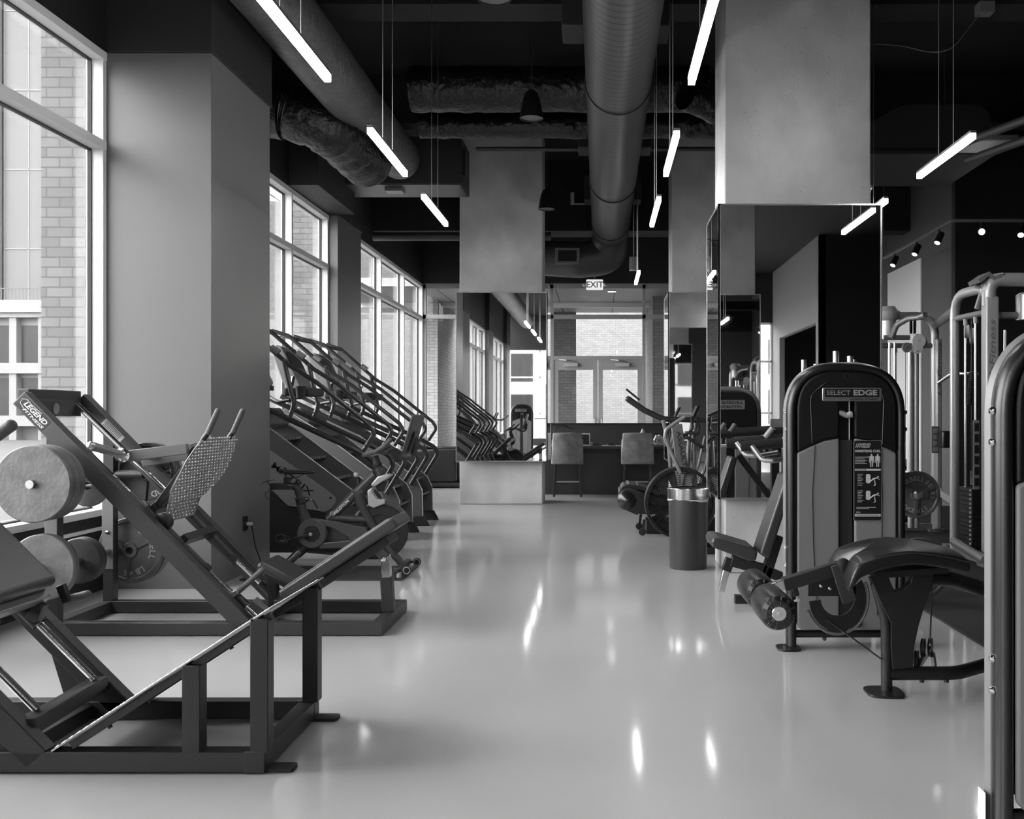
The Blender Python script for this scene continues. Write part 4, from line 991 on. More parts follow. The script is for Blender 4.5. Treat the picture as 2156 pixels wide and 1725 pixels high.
MB().tube(rounded([B(1450, 290), B(1420, 400), B(1500, 520), B(1560, 700), B(1550, 800), B(1500, 890)], .1, 6), .004, 6).build('data_cable', 'blackmet', t)
m = MB(); m.lathe([(.018, 0), (.012, .03), (.012, .05)], B(1095, 620), (-.15, 0, 1), 16); m.build('knob_stem', 'steel', t)
MB().lathe([(.012, 0), (.024, .006), (.027, .02), (.024, .034), (.01, .04), (.001, .04)], B(1072, 545), (-.1, 0, 1), 20).build('resistance_knob', 'silver', t)
m = MB(); m.prism([B(a, b, DB - .04) for a, b in ((1180, 690), (1240, 650), (1235, 720), (1290, 790), (1360, 780), (1375, 830), (1250, 880), (1190, 850))], (0, .08, 0)); m.build('brake_cover', 'silver', t, bevel=.012, seg=3)
m = MB(); m.prism([B(a, b, DB - .05) for a, b in ((1215, 630), (1290, 540), (1400, 510), (1445, 525), (1370, 580), (1255, 655))], (0, .1, 0)); m.build('bottle_cage', 'silver', t, bevel=.012, seg=3)
m = MB(); m.prism([B(a, b, DB - .03) for a, b in ((1270, 650), (1350, 590), (1400, 590), (1360, 700), (1290, 700))], (0, .06, 0)); m.build('brake_block', 'blackmet', t, bevel=.006)
n = V((-1, 0, .28)).normalized(); up_ = V((.28, 0, 1)).normalized(); c = P(868, 915, DB)
cs_ = c + V((.0, 0, 0)); w_ = V((0, 1, 0)) * .245
q = rounded([cs_ - w_ - up_ * .165, cs_ + w_ - up_ * .165, cs_ + w_ + up_ * .165, cs_ - w_ + up_ * .165], .02, 4, True)
MB().prism(q, -n * .022).build('touchscreen', 'steel2', t, bevel=.006)
q = [cs_ - w_ * .92 - up_ * .15, cs_ + w_ * .92 - up_ * .15, cs_ + w_ * .92 + up_ * .15, cs_ - w_ * .92 + up_ * .15]
MB().prism(q, n * .002).build('screen_glass', 'blackmet', t)
q = rounded([cs_ - w_ * .5 - up_ * .15, cs_ + w_ * .5 - up_ * .15, cs_ + w_ * .3 + up_ * .02, cs_ - w_ * .3 + up_ * .02], .02, 4, True)
MB().prism([p - n * .022 for p in q], -n * .02).build('screen_rear_housing', 'steel2', t, bevel=.006)
d = (B(1270, 520) - B(770, 1000)).normalized(); u_ = V((-d.z, 0, d.x))
c = B(905, 880) - V((0, .0405, 0)); m = MB(); m.text('PELOTON', c + d * .02, d, u_, .030, .0, width=.16, bold=.03)
m.tube([B(825, 935) + V((0, -.041, 0)) + V((.018 * cos(R(a)), 0, .018 * sin(R(a)))) for a in range(-60, 240, 20)], .0026, 6)
m.tube([B(825, 935) + V((0, -.041, 0)) + V((.008 * cos(R(a)), 0, .008 * sin(R(a)))) for a in range(0, 361, 30)], .002, 6)
m.build('frame_lettering', 'white', t, smooth=0)

t.location.z += .011
# ================================================================== waste bin
c = V((.775, 8.55, 0)); r = .172
t = thing('waste_bin', 'dark round waste bin with a bright steel rim beside the nearest right column', 'waste bin', c)
MB().lathe([(r * .93, 0), (r * .95, .01), (r, .60), (r, .615), (r - .012, .615)], c, n=56).build('bin_body', 'steel2', t)
MB().lathe([(r + .010, .607), (r + .012, .61), (r + .012, .698), (r + .006, .705), (r - .02, .705)], c, n=56, caps=False).build('steel_rim', 'chromeb', t) if False else None
M['chromeb'] = mat('brushed steel band', .55, .22, 1., bump=.05, scale=200)
MB().lathe([(r + .004, .607), (r + .008, .61), (r + .008, .698), (r + .003, .705), (r - .02, .705)], c, n=56, caps=False).build('steel_rim', 'chromeb', t)
MB().lathe([(r - .018, .70), (r - .03, .69), (.10, .68), (.09, .60), (.001, .60)], c, n=40, caps=False).build('bin_lid', 'blackmet', t)
rnd = random.Random(4); m = MB()
def bag(u, v):
    a = 2 * pi * u; rr = r + .006 + .004 * sin(9 * a) * v; return V((c.x + cos(a) * rr, c.y + sin(a) * rr, .612 - v * (.016 + .012 * sin(2 * a + 2.6) + .003 * sin(11 * a))))
m.grid(bag, 90, 4); m.build('bag_edge', 'white', t, smooth=60)

# ================================================================== fan bike and curved treadmill
t = thing('air_bike', 'fan bike with large caged wheel standing behind the waste bin', 'exercise bike', (1.0, 9.6, 0))
c = T4(600, 1095, 9.45); R0 = .345
m = MB(); m.lathe([(R0 - .03, -.01), (R0, -.012), (R0 + .004, 0), (R0, .015), (R0 - .02, .02)], c, (0, 1, 0), 64, caps=False); m.build('cage_rim', 'blackmet', t)
m = MB(); m.lathe([(R0 - .03, -.01), (R0, -.012), (R0 + .004, 0), (R0, .015), (R0 - .02, .02)], c + V((0, .17, 0)), (0, 1, 0), 64, caps=False)
m.build('cage_rim', 'blackmet', t)
m = MB(); m.lathe([(R0 + .002, 0), (R0 + .002, .17)], c, (0, 1, 0), 64, caps=False); m.build('cage_band', 'steel', t)
for yo in (0, .17):
    m = MB()
    for k in range(16):
        rr = .06 + k * .0175; m.tube([c + V((rr * cos(a), yo - .004 * (1 if yo == 0 else -1), rr * sin(a))) for a in [2 * pi * j / 40 for j in range(40)]], .0022, 4, closed=True)
    for k in range(28):
        a = 2 * pi * k / 28; m.cyl(c + V((.05 * cos(a), yo, .05 * sin(a))), c + V((R0 * cos(a), yo, R0 * sin(a))), .0022, 4)
    m.build('wire_cage', 'blackmet', t, smooth=0)
MB().lathe([(.001, -.03), (.05, -.025), (.06, 0), (.06, .2)], c, (0, 1, 0), 28).build('fan_hub', 'blackmet', t)
m = MB()
for k in range(10):
    a = 2 * pi * k / 10; e = V((cos(a), 0, sin(a))); g = V((-sin(a), 0, cos(a)))
    m.prism([c + e * .07 - g * .02 + V((0, .05, 0)), c + e * .31 - g * .045 + V((0, .05, 0)), c + e * .31 + g * .045 + V((0, .10, 0)), c + e * .07 + g * .02 + V((0, .1, 0))], (0, .004, 0))
m.build('fan_blade', 'steel2', t, smooth=0)
T = lambda a, b, d=9.55: T4(a, b, d)
m = MB(); m.prism([T(a, b, 9.52) for a, b in ((520, 450), (612, 440), (662, 800), (655, 860), (575, 860))], (0, .05, 0)); m.build('front_mast', 'steelg', t, bevel=.008)
d = (T(640, 800) - T(580, 470)).normalized(); u_ = V((-d.z, 0, d.x))
m = MB(); m.text('ASSAULT', T(607, 650, 9.517), d, u_, .055, 0, width=.36, bold=.03); m.build('mast_lettering', 'blackmet', t, smooth=0)
MB().tube(rounded([T(635, 385, 9.4), T(560, 430, 9.4), T(478, 490, 9.4), T(470, 560, 9.4), T(600, 850, 9.4)], .06, 6), .019, 14).build('moving_arm', 'silverd', t)
MB().tube(rounded([T(830, 390, 9.9), T(900, 470, 9.9), T(905, 560, 9.9), T(740, 960, 9.9)], .06, 6), .017, 14).build('moving_arm', 'silverd', t)
MB().tube([T(455, 410, 9.8), T(500, 600, 9.8), T(525, 900, 9.8)], .02, 12).build('frame_post', 'silverd', t)
for a in ((672, 560, 662, 800), (706, 520, 712, 820)):
    MB().cyl(T(a[0], a[1], 9.6), T(a[2], a[3], 9.6), .018, 14).build('seat_post', 'silverd', t)
MB().bar(T(700, 800), T(722, 990), .05, .055, (0, 1, 0)).build('lower_post', 'steelg', t, bevel=.006)
MB().tube([T(800, 540), T(735, 830)], .013, 10).tube([T(850, 600), T(760, 960)], .013, 10).build('push_rod', 'silverd', t)
MB().bar(T(640, 545), T(785, 640), .09, .03, (0, 1, 0)).build('saddle', 'padblack', t, bevel=.012)
MB().tube(rounded([T(610, 540), T(660, 520), T(700, 480), T(690, 380)], .03, 4), .012, 10).tube(rounded([T(730, 540), T(750, 480), T(735, 380)], .03, 4), .012, 10).build('foot_peg', 'blackmet', t)
MB().bar(T(640, 515), T(755, 520), .12, .03, (0, 1, 0)).build('console', 'blackmet', t, bevel=.008)
q = T(530, 1420, 9.5)
MB().box(c.x - .02, 1.75, 9.36, 9.42, 0.0, .06).box(c.x - .02, 1.75, 9.75, 9.8, 0, .06).box(c.x - .03, c.x + .03, 9.42, 9.75, .06, .14).box(1.6, 1.66, 9.42, 9.75, 0, .06).build('base_frame', 'steel', t, bevel=.004)
MB().bar((c.x, 9.42, .08), (c.x, 9.445, c.z), .03, .03, (0, 1, 0)).bar((c.x, 9.69, .08), (c.x, 9.64, c.z), .03, .03, (0, 1, 0)).build('wheel_stay', 'steel', t)

t = thing('curved_treadmill', 'curved manual treadmill with rounded black end and sweeping handrail behind the fan bike', 'treadmill', (1.0, 11.2, 0))
T = lambda a, b, d=10.8: T4(a, b, d)
y0, y1 = 10.75, 11.4
side = [(95, 1050), (108, 1000), (140, 975), (200, 975), (300, 1010), (420, 1060), (800, 1090), (900, 1080), (900, 1190), (400, 1190), (260, 1190), (170, 1160), (110, 1110)]
MB().prism([T(a, b, y0) for a, b in side], (0, .05, 0)).build('side_cover', 'blackmet', t, bevel=.015, seg=3)
MB().lathe([(.001, -.09), (.02, -.08), (.10, -.0), (.11, .02)], T(160, 1075, y0), (0, 1, 0), 36).build('roller_cone', 'blackmet', t)
MB().prism([V((p.x, y1, p.z)) for p in [T(a, b, y0) for a, b in side]], (0, .05, 0)).build('side_cover', 'blackmet', t, bevel=.015, seg=3)
M['slat'] = lines_mat('slatted running belt', .05, 1, .5, .0, .02, .7)
q = [T(a, b, y0) for a, b in ((92, 1060), (95, 1010), (120, 965), (170, 945), (250, 955), (370, 985), (520, 1010), (700, 1010), (900, 960), (900, 985), (700, 1040), (520, 1040), (370, 1015), (250, 990), (180, 975), (140, 1000), (120, 1060), (160, 1140), (250, 1185), (245, 1200), (150, 1160), (110, 1110))]
m = MB(); m.prism([V((p.x, y0 + .055, p.z)) for p in q], (0, y1 - y0 - .06, 0)); m.build('running_belt', 'slatbelt' if False else M['rubber'], t, bevel=.004)
m = MB(); qs = [T(a, b, y0) for a, b in ((92, 1060), (95, 1010), (120, 965), (170, 945), (250, 955), (370, 985), (520, 1010))]
qs = rounded(qs, .06, 8)
for p in qs[::2]: m.bar(V((p.x, y0 + .06, p.z + .002)), V((p.x, y1 - .01, p.z + .002)), .006, .01, (1, 0, 0))
m.build('belt_slat_edge', 'steelg', t, smooth=0)
d = (T(360, 1075, y0) - T(220, 1040, y0)).normalized()
m = MB(); m.text('AIRRUNNER', T(285, 1062, y0 - .003), d, V((-d.z, 0, d.x)), .07, 0, width=.24, bold=.01); m.build('side_lettering', 'steel2', t, smooth=0)
for a, dd in (((258, 1245), 11.35), ((285, 1300), 10.8)):
    p = T(*a, dd); p.z = .042
    MB().lathe([(.01, -.014), (.04, -.014), (.042, 0), (.04, .014), (.01, .014)], p, (0, 1, 0), 24).build('wheel', 'blackmet', t)
    MB().bar(p + V((.0, -.02, 0)), p + V((.02, -.02, .14)), .02, .03).build('wheel_bracket', 'steel', t)
MB().box(.52, 1.9, 10.95, 11.25, .0, .16).build('base_frame', 'steel', t, bevel=.01)
MB().box(1.7, 1.8, 10.75, 11.4, 0, .06).build('rear_foot', 'steel', t, bevel=.006)
for yy_ in (10.74, 11.46):
    q = rounded([T(168, 238, yy_), T(300, 330, yy_), T(450, 402, yy_), T(560, 405, yy_), T(830, 415, yy_), T(1100, 430, yy_)], .2, 6)
    MB().tube(q, [.040 if False else .034, .030], 16).ball(q[0], .034).build('handrail', 'railm', t)
    MB().tube([(1.55, yy_, .1), (1.72, yy_, 1.22)], .04, 14).build('upright', 'steelg', t)
MB().bar(T(150, 155, 10.74), T(262, 245, 10.74), .04, .022).build('brake_lever', 'steel', t, bevel=.004)
m = MB(); q0 = T(640, 200, 11.1)
MB().bar((1.72, 10.75, 1.2), (1.72, 11.45, 1.2), .06, .05, (0, 0, 1)).build('console_bar', 'steel', t)
MB().prism([(1.62, 10.9, 1.2), (1.62, 11.3, 1.2), (1.76, 11.3, 1.5), (1.76, 10.9, 1.5)], (.05, 0, 0)).build('console', 'blackmet', t, bevel=.01)

# ================================================================== desk and stools
t = thing('reception_desk', 'long black reception desk between the rear columns', 'desk', (.2, 16.6, 0))
m = MB(); m.box(-1.2, 1.55, 16.35, 16.42, .0, .77); m.box(-1.2, -1.1, 16.42, 17.3, 0, .77); m.box(1.45, 1.55, 16.42, 17.3, 0, .77); m.build('desk_front', 'deskf', t, bevel=.004)
MB().box(-1.25, 1.6, 16.1, 17.35, .77, .81).build('desk_top', 'deskm', t, bevel=.004)
MB().box(-1.25, 1.6, 17.28, 17.35, .81, 1.17).build('privacy_screen', 'deskf', t, bevel=.004)
MB().box(-1.25, 1.6, 17.26, 17.37, 1.17, 1.19).build('screen_cap', 'deskm', t)
for i, (a, b) in enumerate(((735, 955), (1222, 1448))):
    d = 15.85; x0, x1 = G3(a, 0, d).x, G3(b, 0, d).x; xm = (x0 + x1) / 2; w = x1 - x0; sg = 1 if i == 0 else -1
    t = thing('bar_stool', ['velvet bar stool at the left end of the desk', 'velvet bar stool at the right, behind the treadmill'][i], 'bar stool', (xm, d + .2, 0), group='velvet stools at the desk')
    m = MB()
    def back(u, v):
        zz = .53 + .51 * v; hw = (w / 2) * (1 - .11 * v) ; cur = .06 * (1 - (2 * u - 1) ** 2)
        return V((xm + (2 * u - 1) * hw, d - cur + .03 * v * 0, zz + .008 * (1 - (2 * u - 1) ** 2)))
    m.grid(back, 14, 10); o_ = m.build('backrest', 'fabric', t, smooth=60)
    md = o_.modifiers.new('solid', 'SOLIDIFY'); md.thickness = .07; md.offset = -1 if False else 0
    bv = o_.modifiers.new('bev', 'BEVEL'); bv.width = .02; bv.segments = 3; bv.limit_method = 'ANGLE'
    for s_ in (-1, 1):
        MB().xz([(0, .53), (.001, .53)], 0, .001) if False else None
        m = MB(); xx = xm + s_ * (w / 2 - .02); m.prism([V((xx - .02, d + .0, .53)), V((xx - .02, d + .30, .53)), V((xx - .02, d + .22, .74)), V((xx - .02, d, .95))], (.04, 0, 0)); m.build('side_wing', 'fabric', t, bevel=.015, seg=3)
    MB().box(xm - w / 2 + .02, xm + w / 2 - .02, d + .02, d + .42, .53, .65).build('seat', 'fabric', t, bevel=.03, seg=4)
    for s_ in (-1, 1):
        for yy_ in (d + .02, d + .38):
            MB().bar((xm + s_ * (w / 2 - .06), yy_, .53), (xm + s_ * (w / 2 - .035), yy_ + (.02 if yy_ > d + .2 else -.02), 0), .035, .035, (0, 1, 0)).build('leg', 'wood', t, bevel=.003)
    m = MB(); zf = .22
    MB().bar((xm - w / 2 + .05, d + .01, zf), (xm + w / 2 - .05, d + .01, zf), .025, .02, (0, 0, 1)).build('stretcher', 'wood', t)
    MB().bar((xm - w / 2 + .05, d + .39, zf), (xm + w / 2 - .05, d + .39, zf), .025, .02, (0, 0, 1)).build('footrest', 'satin', t)
dz = .811
c = G3(962, 1215, 16.5)
t = thing('tablet', 'white framed tablet leaning on the desk right of the left stool', 'tablet', (c.x, 16.6, dz))
MB().prism([(c.x - .09, 16.55, dz), (c.x + .1, 16.55, dz), (c.x + .1, 16.60, dz + .21), (c.x - .09, 16.60, dz + .21)], (0, .012, 0)).build('casing', 'white', t, bevel=.003)
MB().prism([(c.x - .07, 16.549, dz + .02), (c.x + .08, 16.549, dz + .02), (c.x + .08, 16.592, dz + .19), (c.x - .07, 16.592, dz + .19)], (0, .002, 0)).build('display', 'blackmet', t)
for nm, lab, cat, a, b, hh, mm, dd in (('card_holder', 'small pale card holder beside the tablet on the desk', 'card holder', 1000, 1022, .05, 'offwhite', 16.6), ('stapler', 'flat dark box on the desk between the stools', 'box', 1020, 1066, .04, 'blackmet', 16.5),
                                  ('notepad', 'sheet of white paper lying on the desk', 'paper', 1085, 1165, .006, 'paper', 16.4), ('notepad', 'second sheet of white paper at the right of the desk', 'paper', 1180, 1236, .005, 'paper', 16.4)):
    x0, x1 = G3(a, 0, dd).x, G3(b, 0, dd).x
    MB().box(x0, x1, dd, dd + .18, dz, dz + hh).build(nm, mm, bevel=.002, label=lab, cat=cat)
c = G3(1142, 1248, 16.55); MB().ball((c.x, 16.55, dz + .022), (.06, .04, .022), 20, 10).build('computer_mouse', 'blackmet', label='dark computer mouse lying between the papers on the desk', cat='computer mouse')
c = G3(1480, 1232, 16.5)
for i, xo in enumerate((0, .24)):
    t = thing('rolled_towel', ['white rolled towel on the desk beside the right stool', 'second rolled towel behind the fan bike arm'][i], 'towel', (c.x + xo, 16.4, dz), group='rolled towels on the desk')
    m = MB(); k = 60; pr = []
    for j in range(k): a = j * .33; rr = .02 + .075 * j / k; pr.append(V((c.x + xo + rr * cos(a), 16.3, dz + .1 + rr * sin(a))))
    for j in range(k - 1):
        a, b = pr[j], pr[j + 1]; m.add([a, b, b + V((0, .3, 0)), a + V((0, .3, 0))], [(0, 1, 2, 3)])
    o_ = m.build('towel_roll', 'white', t, smooth=60); md = o_.modifiers.new('s', 'SOLIDIFY'); md.thickness = .014
c = G3(1367, 1160, 17.0)
t = thing('pump_bottle', 'pale pump bottle on the desk behind the right stool', 'bottle', (c.x, 16.8, dz))
MB().lathe([(.03, 0), (.04, .01), (.04, .22), (.02, .26), (.015, .28)], (c.x, 16.8, dz), n=24).build('bottle', 'offwhite', t)
MB().cyl((c.x, 16.8, dz + .28), (c.x, 16.8, dz + .33), .008, 10).tube([(c.x, 16.8, dz + .33), (c.x - .05, 16.8, dz + .335)], .008, 8).build('pump', 'blackmet', t)
c = G3(815, 1160, 16.7); dz += .012
MB().tube(rounded([(c.x - .17, 16.7, dz), (c.x - .15, 16.7, dz + .28), (c.x, 16.7, dz + .36), (c.x + .12, 16.7, dz + .28), (c.x + .17, 16.7, dz)], .1, 8), .01, 8).tube(rounded([(c.x - .08, 16.8, dz), (c.x - .0, 16.8, dz + .33), (c.x + .2, 16.75, dz + .26)], .1, 8), .008, 8).build('bag_handles', 'blackmet', label='dark bag handles looping above the left stool', cat='bag')

dz -= .012
# ================================================================== sofa
t = thing('leather_sofa', 'tufted black leather sofa in the far left corner', 'sofa', (-3.2, 18.6, 0))
MB().box(-3.75, -2.55, 17.7, 19.7, .03, .10).build('base_plinth', 'wood', t)
MB().box(-3.7, -2.62, 17.72, 17.92, .10, .70).build('arm', 'leather', t, bevel=.04, seg=4)
MB().box(-3.7, -2.62, 19.5, 19.7, .10, .70).build('arm', 'leather', t, bevel=.04, seg=4)
for k in range(3):
    y = 17.93 + k * .525; MB().box(-3.72, -3.42, y, y + .51, .42, .88).build('back_cushion', 'leather', t, bevel=.06, seg=4)
m = MB()
for k in range(12):
    y = 17.95 + k * .13; m.box(-3.42, -2.58, y, y + .122, .10, .45)
m.build('seat_cushion', 'leather', t, bevel=.03, seg=3)

# ================================================================== cable machines
def cable_tower(name_label, base, posts, top, weight=True, crossz=2.25, lettering=None, housing=None, pulley=None):
    t = thing('cable_machine', name_label, 'cable machine', base, group='silver cable machines')
    (p0, p1) = posts; p0 = V(p0); p1 = V(p1); zt = top; dv = (p1 - p0).normalized()
    q = rounded([p0, V((p0.x, p0.y, zt)), V((p1.x, p1.y, zt)), p1], .22, 10)
    MB().tube(q, .045, 18).build('frame_arch', 'silver', t)
    m = MB(); m.tube([V((p0.x, p0.y, crossz)), V((p1.x, p1.y, crossz))], .028, 14); m.build('upper_crossbar', 'silverd', t)
    m = MB(); m.bar(V((p0.x, p0.y, .06)), V((p1.x, p1.y, .06)), .08, .05, (0, 0, 1)); m.build('base_bar', 'silverd', t)
    for p in (p0, p1): MB().prism(rounded([V((p.x - .09, p.y - .07, .014)), V((p.x + .09, p.y - .07, .014)), V((p.x + .09, p.y + .07, .014)), V((p.x - .09, p.y + .07, .014))], .02, 3, True), (0, 0, .03)).build('foot_plate', 'silverd', t)
    for k in (.33, .62):
        c = p0.lerp(p1, k); MB().cyl((c.x, c.y, .1), (c.x, c.y, crossz - .01), .0125, 12).build('guide_rod', 'chrome', t)
        MB().cyl((c.x, c.y, crossz - .08), (c.x, c.y, crossz - .02), .02, 12).build('rod_collar', 'offwhite', t)
    if weight:
        c = p0.lerp(p1, .5); nrm = V((-dv.y, dv.x, 0)); m = MB()
        for k in range(14): m.bar(c - dv * .13 + V((0, 0, .13 + k * .04)), c + dv * .13 + V((0, 0, .13 + k * .04)), .036, .11, (0, 0, 1))
        m.build('weight_stack', 'blackmet', t)
        m = MB()
        for k in range(14):
            cc = c + V((-.06, -.062, .13 + k * .04)); m.box(cc.x - .01, cc.x + .005, cc.y - .075, cc.y - .07, cc.z - .01, cc.z + .01)
        m.build('number_label', 'paper', t, smooth=0)
        MB().cyl(c + V((0, 0, .69)), c + V((0, 0, .82)), .012, 10).build('selector_stem', 'chrome', t)
        MB().cyl(c + V((0, 0, .8)), c + V((0, 0, crossz)), .003, 6).build('lifting_cable', 'blackmet', t)
    return t
ta = cable_tower('tall silver cable machine tower at the right edge, nearer one', (3.4, 8.9, .014), ((3.36, 9.22, .014), (3.42, 8.55, .014)), 2.47)
# flat maker post
xq = 3.42; MB().box(xq - .05, xq + .07, 8.5, 8.62, .05, 2.38).build('front_post', 'silver', ta, bevel=.02, seg=3)
MB().tube(rounded([(xq, 8.56, 2.30), (xq, 8.56, 2.53), (xq + .5, 8.56, 2.53), (xq + .75, 8.56, 2.35)], .16, 8), .062, 18).build('top_elbow', 'silver', ta)
m = MB(); m.text('LifeFitness', (xq + .01, 8.497, 1.86), (0.0, 0, 1), (-1, 0, 0), .075, 0, width=.62, shear=.25, bold=.01); m.build('lettering', 'steelg', ta, smooth=0)
MB().tube([(xq + .1, 8.6, 2.22), (4.6, 8.6, 2.22)], .032, 14).build('side_crossbar', 'silverd', ta)
MB().cyl((3.85, 8.6, 2.2), (3.85, 8.6, .2), .014, 12).cyl((3.62, 8.7, 2.1), (3.62, 8.7, .2), .014, 12).build('guide_rod', 'chrome', ta)
MB().lathe([(.10, 0), (.10, .22), (.07, .24)], (3.78, 8.6, 2.18), (0, 0, 1), 28).build('pivot_housing', 'silver', ta)
q = [P(2063, 575, 8.7), P(2084, 571, 8.5), P(2098, 580, 8.4), P(2112, 576, 8.4)]
m = MB(); m.prism([P(2060, 588, 8.5), P(2083, 572, 8.5), P(2096, 582, 8.5), P(2114, 574, 8.5), P(2110, 584, 8.5), P(2094, 592, 8.5), P(2083, 581, 8.5), P(2064, 595, 8.5)], (0, .25, 0)); m.build('top_hook', 'silverd', ta)
MB().tube([P(2077, 585, 8.6), P(2066, 625, 8.7), P(2058, 650, 8.75)], .03, 14).build('hook_arm', 'silverd', ta)
for a, b, dd, rr in ((1050, 745, 8.95, .075), (990, 700, 8.95, .06)):
    MB().lathe([(rr, -.02), (rr * .9, 0), (rr, .02), (.02, .022), (.001, .022)], P(1840 + a / 5.073, 560 + b / 5.073, dd), (1, -.3, 0), 28).build('cable_pulley', 'offwhite', ta)
m = MB(); c = V((3.31, 9.0, 0)); rope = [P(2042, 790, 8.9), P(2043, 830, 8.9), P(2043, 850, 8.9)]
m = MB(); p0_, p1_ = P(2046, 785, 8.85), P(2041, 850, 8.85)
for k in range(16): m.ball(p0_.lerp(p1_, k / 15), (.026, .026, .016), 10, 6)
m.build('twisted_rope', 'blackmet', ta)
q = P(2055, 958, 8.45); MB().box(q.x - .025, q.x + .025, 8.44, 8.46, q.z - .3, q.z + .3).build('instruction_strip', 'steelg', ta)
m = MB()
for k in range(6): m.box(q.x - .018, q.x + .018, 8.434, 8.44, q.z - .27 + k * .095, q.z - .2 + k * .095)
m.build('instruction_print', 'blackmet', ta, smooth=0)
MB().tube(rounded([P(1975, 807, 9.6), P(2003, 787, 9.4), P(2060, 787, 9.2)], .05, 4), .016, 12).build('chrome_handle', 'chrome', ta)
MB().box(3.36 - .05, 3.36 + .9, 9.3, 9.42, .02, .1).build('floor_rail', 'silverd', ta)
MB().tube([P(2008, 1140, 9.1), P(2075, 1180, 8.3)], .04, 12).build('diagonal_base', 'silverd', ta)

tb = cable_tower('silver cable machine tower right of the big mirror, farther one', (3.5, 11.1, .014), ((3.15, 11.1, .014), (3.82, 11.1, .014)), 2.47, crossz=2.13)
MB().box(3.80, 3.86, 10.98, 11.06, .05, 2.2).build('front_post', 'silver', tb, bevel=.015, seg=3)
m = MB(); m.text('LifeFitness', (3.83, 10.977, 1.85), (0, 0, 1), (-1, 0, 0), .06, 0, width=.6, shear=.25, bold=.01); m.build('lettering', 'steelg', tb, smooth=0)
for px in (1917, 1929):
    a_ = P(px, 740, 10.7); MB().cyl((a_.x, 10.7, .1), (a_.x, 10.7, a_.z), .03, 14).build('inner_post', 'silver', tb)
a_, b_ = P(1925, 703, 10.55), P(1930, 745, 10.5)
c1 = P(1934, 718, 10.5); m = MB(); m.lathe([(.001, -.02), (.072, -.02), (.076, 0), (.072, .02)], c1, (0, -1, 0), 32); m.lathe([(.001, -.019), (.06, -.019), (.06, .019)], P(1931, 733, 10.5), (0, -1, 0), 28)
m.build('pulley_cover', 'white', tb)
m = MB(); m.lathe([(.001, -.024), (.078, -.024), (.085, 0), (.078, .03)], c1 + V((.02, .03, -.02)), (0, -1, 0), 32); m.build('pulley_guard', 'steelg', tb)
c2 = P(1909, 732, 10.5); MB().lathe([(.001, -.02), (.05, -.02), (.055, 0), (.05, .02)], c2, (0, -1, 0), 26).build('swivel_knob', 'steelg', tb)
m = MB()
for p in (c1, c2, P(1931, 740, 10.5)): m.lathe([(.008, 0), (.008, .006), (.001, .006)], p + V((0, -.022, 0)), (0, -1, 0), 10)
m.build('pulley_bolt', 'satin', tb)
for dx in (0, .04): MB().lathe([(.09, -.01), (.07, 0), (.09, .01), (.02, .012), (.001, .012)], P(1922, 688, 10.6) + V((dx - .02, 0, 0)), (1, -.25, 0), 28).build('top_pulley', 'blackmet', tb)
MB().tube(rounded([P(1876, 712, 10.7), P(1888, 684, 10.7), P(1912, 671, 10.6), P(1935, 668, 10.5), P(1948, 663, 10.4)], .08, 5), .032, 14).build('swivel_arm', 'silverd', tb)
MB().lathe([(.09, 0), (.085, .2), (.12, .24), (.13, .3), (.09, .36), (.001, .37)], P(1870, 714, 10.9), (0, 0, 1), 28).build('pivot_housing', 'silver', tb)
MB().tube([P(1860, 711, 10.8), P(1915, 711, 10.8)], .028, 12).build('swivel_crossbar', 'silverd', tb)
for px in (1873, 1884): MB().cyl(P(px, 722, 10.9), V((P(px, 722, 10.9).x, 10.9, .15)), .014, 12).build('guide_rod', 'chrome', tb)
q = P(1969, 926, 10.95); MB().box(q.x - .04, q.x + .04, 10.94, 10.955, q.z - .15, q.z + .15).build('instruction_placard', 'steelg', tb)
m = MB()
for k in range(4): m.box(q.x - .028, q.x + .028, 10.932, 10.938, q.z - .135 + k * .07, q.z - .085 + k * .07)
m.build('placard_print', 'silver', tb, smooth=0)
m = MB(); q = P(1990, 925, 10.4); m.box(q.x - .06, q.x + .08, 10.3, 10.5, q.z - .09, q.z + .09); m.build('thigh_pad', 'padblack', tb, bevel=.02, seg=3)
m = MB(); m.box(3.0, 3.5, 11.3, 11.45, .7, 1.62); m.build('rear_shield', 'blackmet', tb, bevel=.01)
t = thing('crossover_beam', 'silver beam joining the two cable machine towers', 'beam', P(1976, 678, 10))
MB().tube([V((3.82, 11.1, 2.36)), V((3.36, 9.22, 2.33))], .045, 16).build('beam_tube', 'silverd', t)
MB().bar(V((3.82, 11.1, .5)), V((3.40, 9.25, .5)), .07, .05, (0, 0, 1)).build('lower_beam', 'silver', t)
# dark rack and other gear seen only through the mirrors
t = thing('power_rack', 'dark power rack behind the viewpoint, seen in the rear mirror', 'power rack', (-1.2, -3.0, 0))
for x in (-1.7, -.7):
    for y in (-3.5, -2.5):
        MB().box(x - .04, x + .04, y - .04, y + .04, 0, 2.3).build('rack_post', 'steel', t, bevel=.004)
MB().box(-1.74, -.66, -2.54, -2.46, 2.2, 2.3).build('front_beam', 'steel', t); MB().box(-1.74, -.66, -3.54, -3.46, 2.2, 2.3).build('rear_beam', 'steel', t)
for x in (-1.7, -.7): MB().box(x - .04, x + .04, -3.46, -2.54, 2.2, 2.3).build('side_beam', 'steel', t)
MB().cyl((-2.1, -2.42, 1.2), (-.3, -2.42, 1.2), .014, 12).build('pull_bar', 'chrome', t)
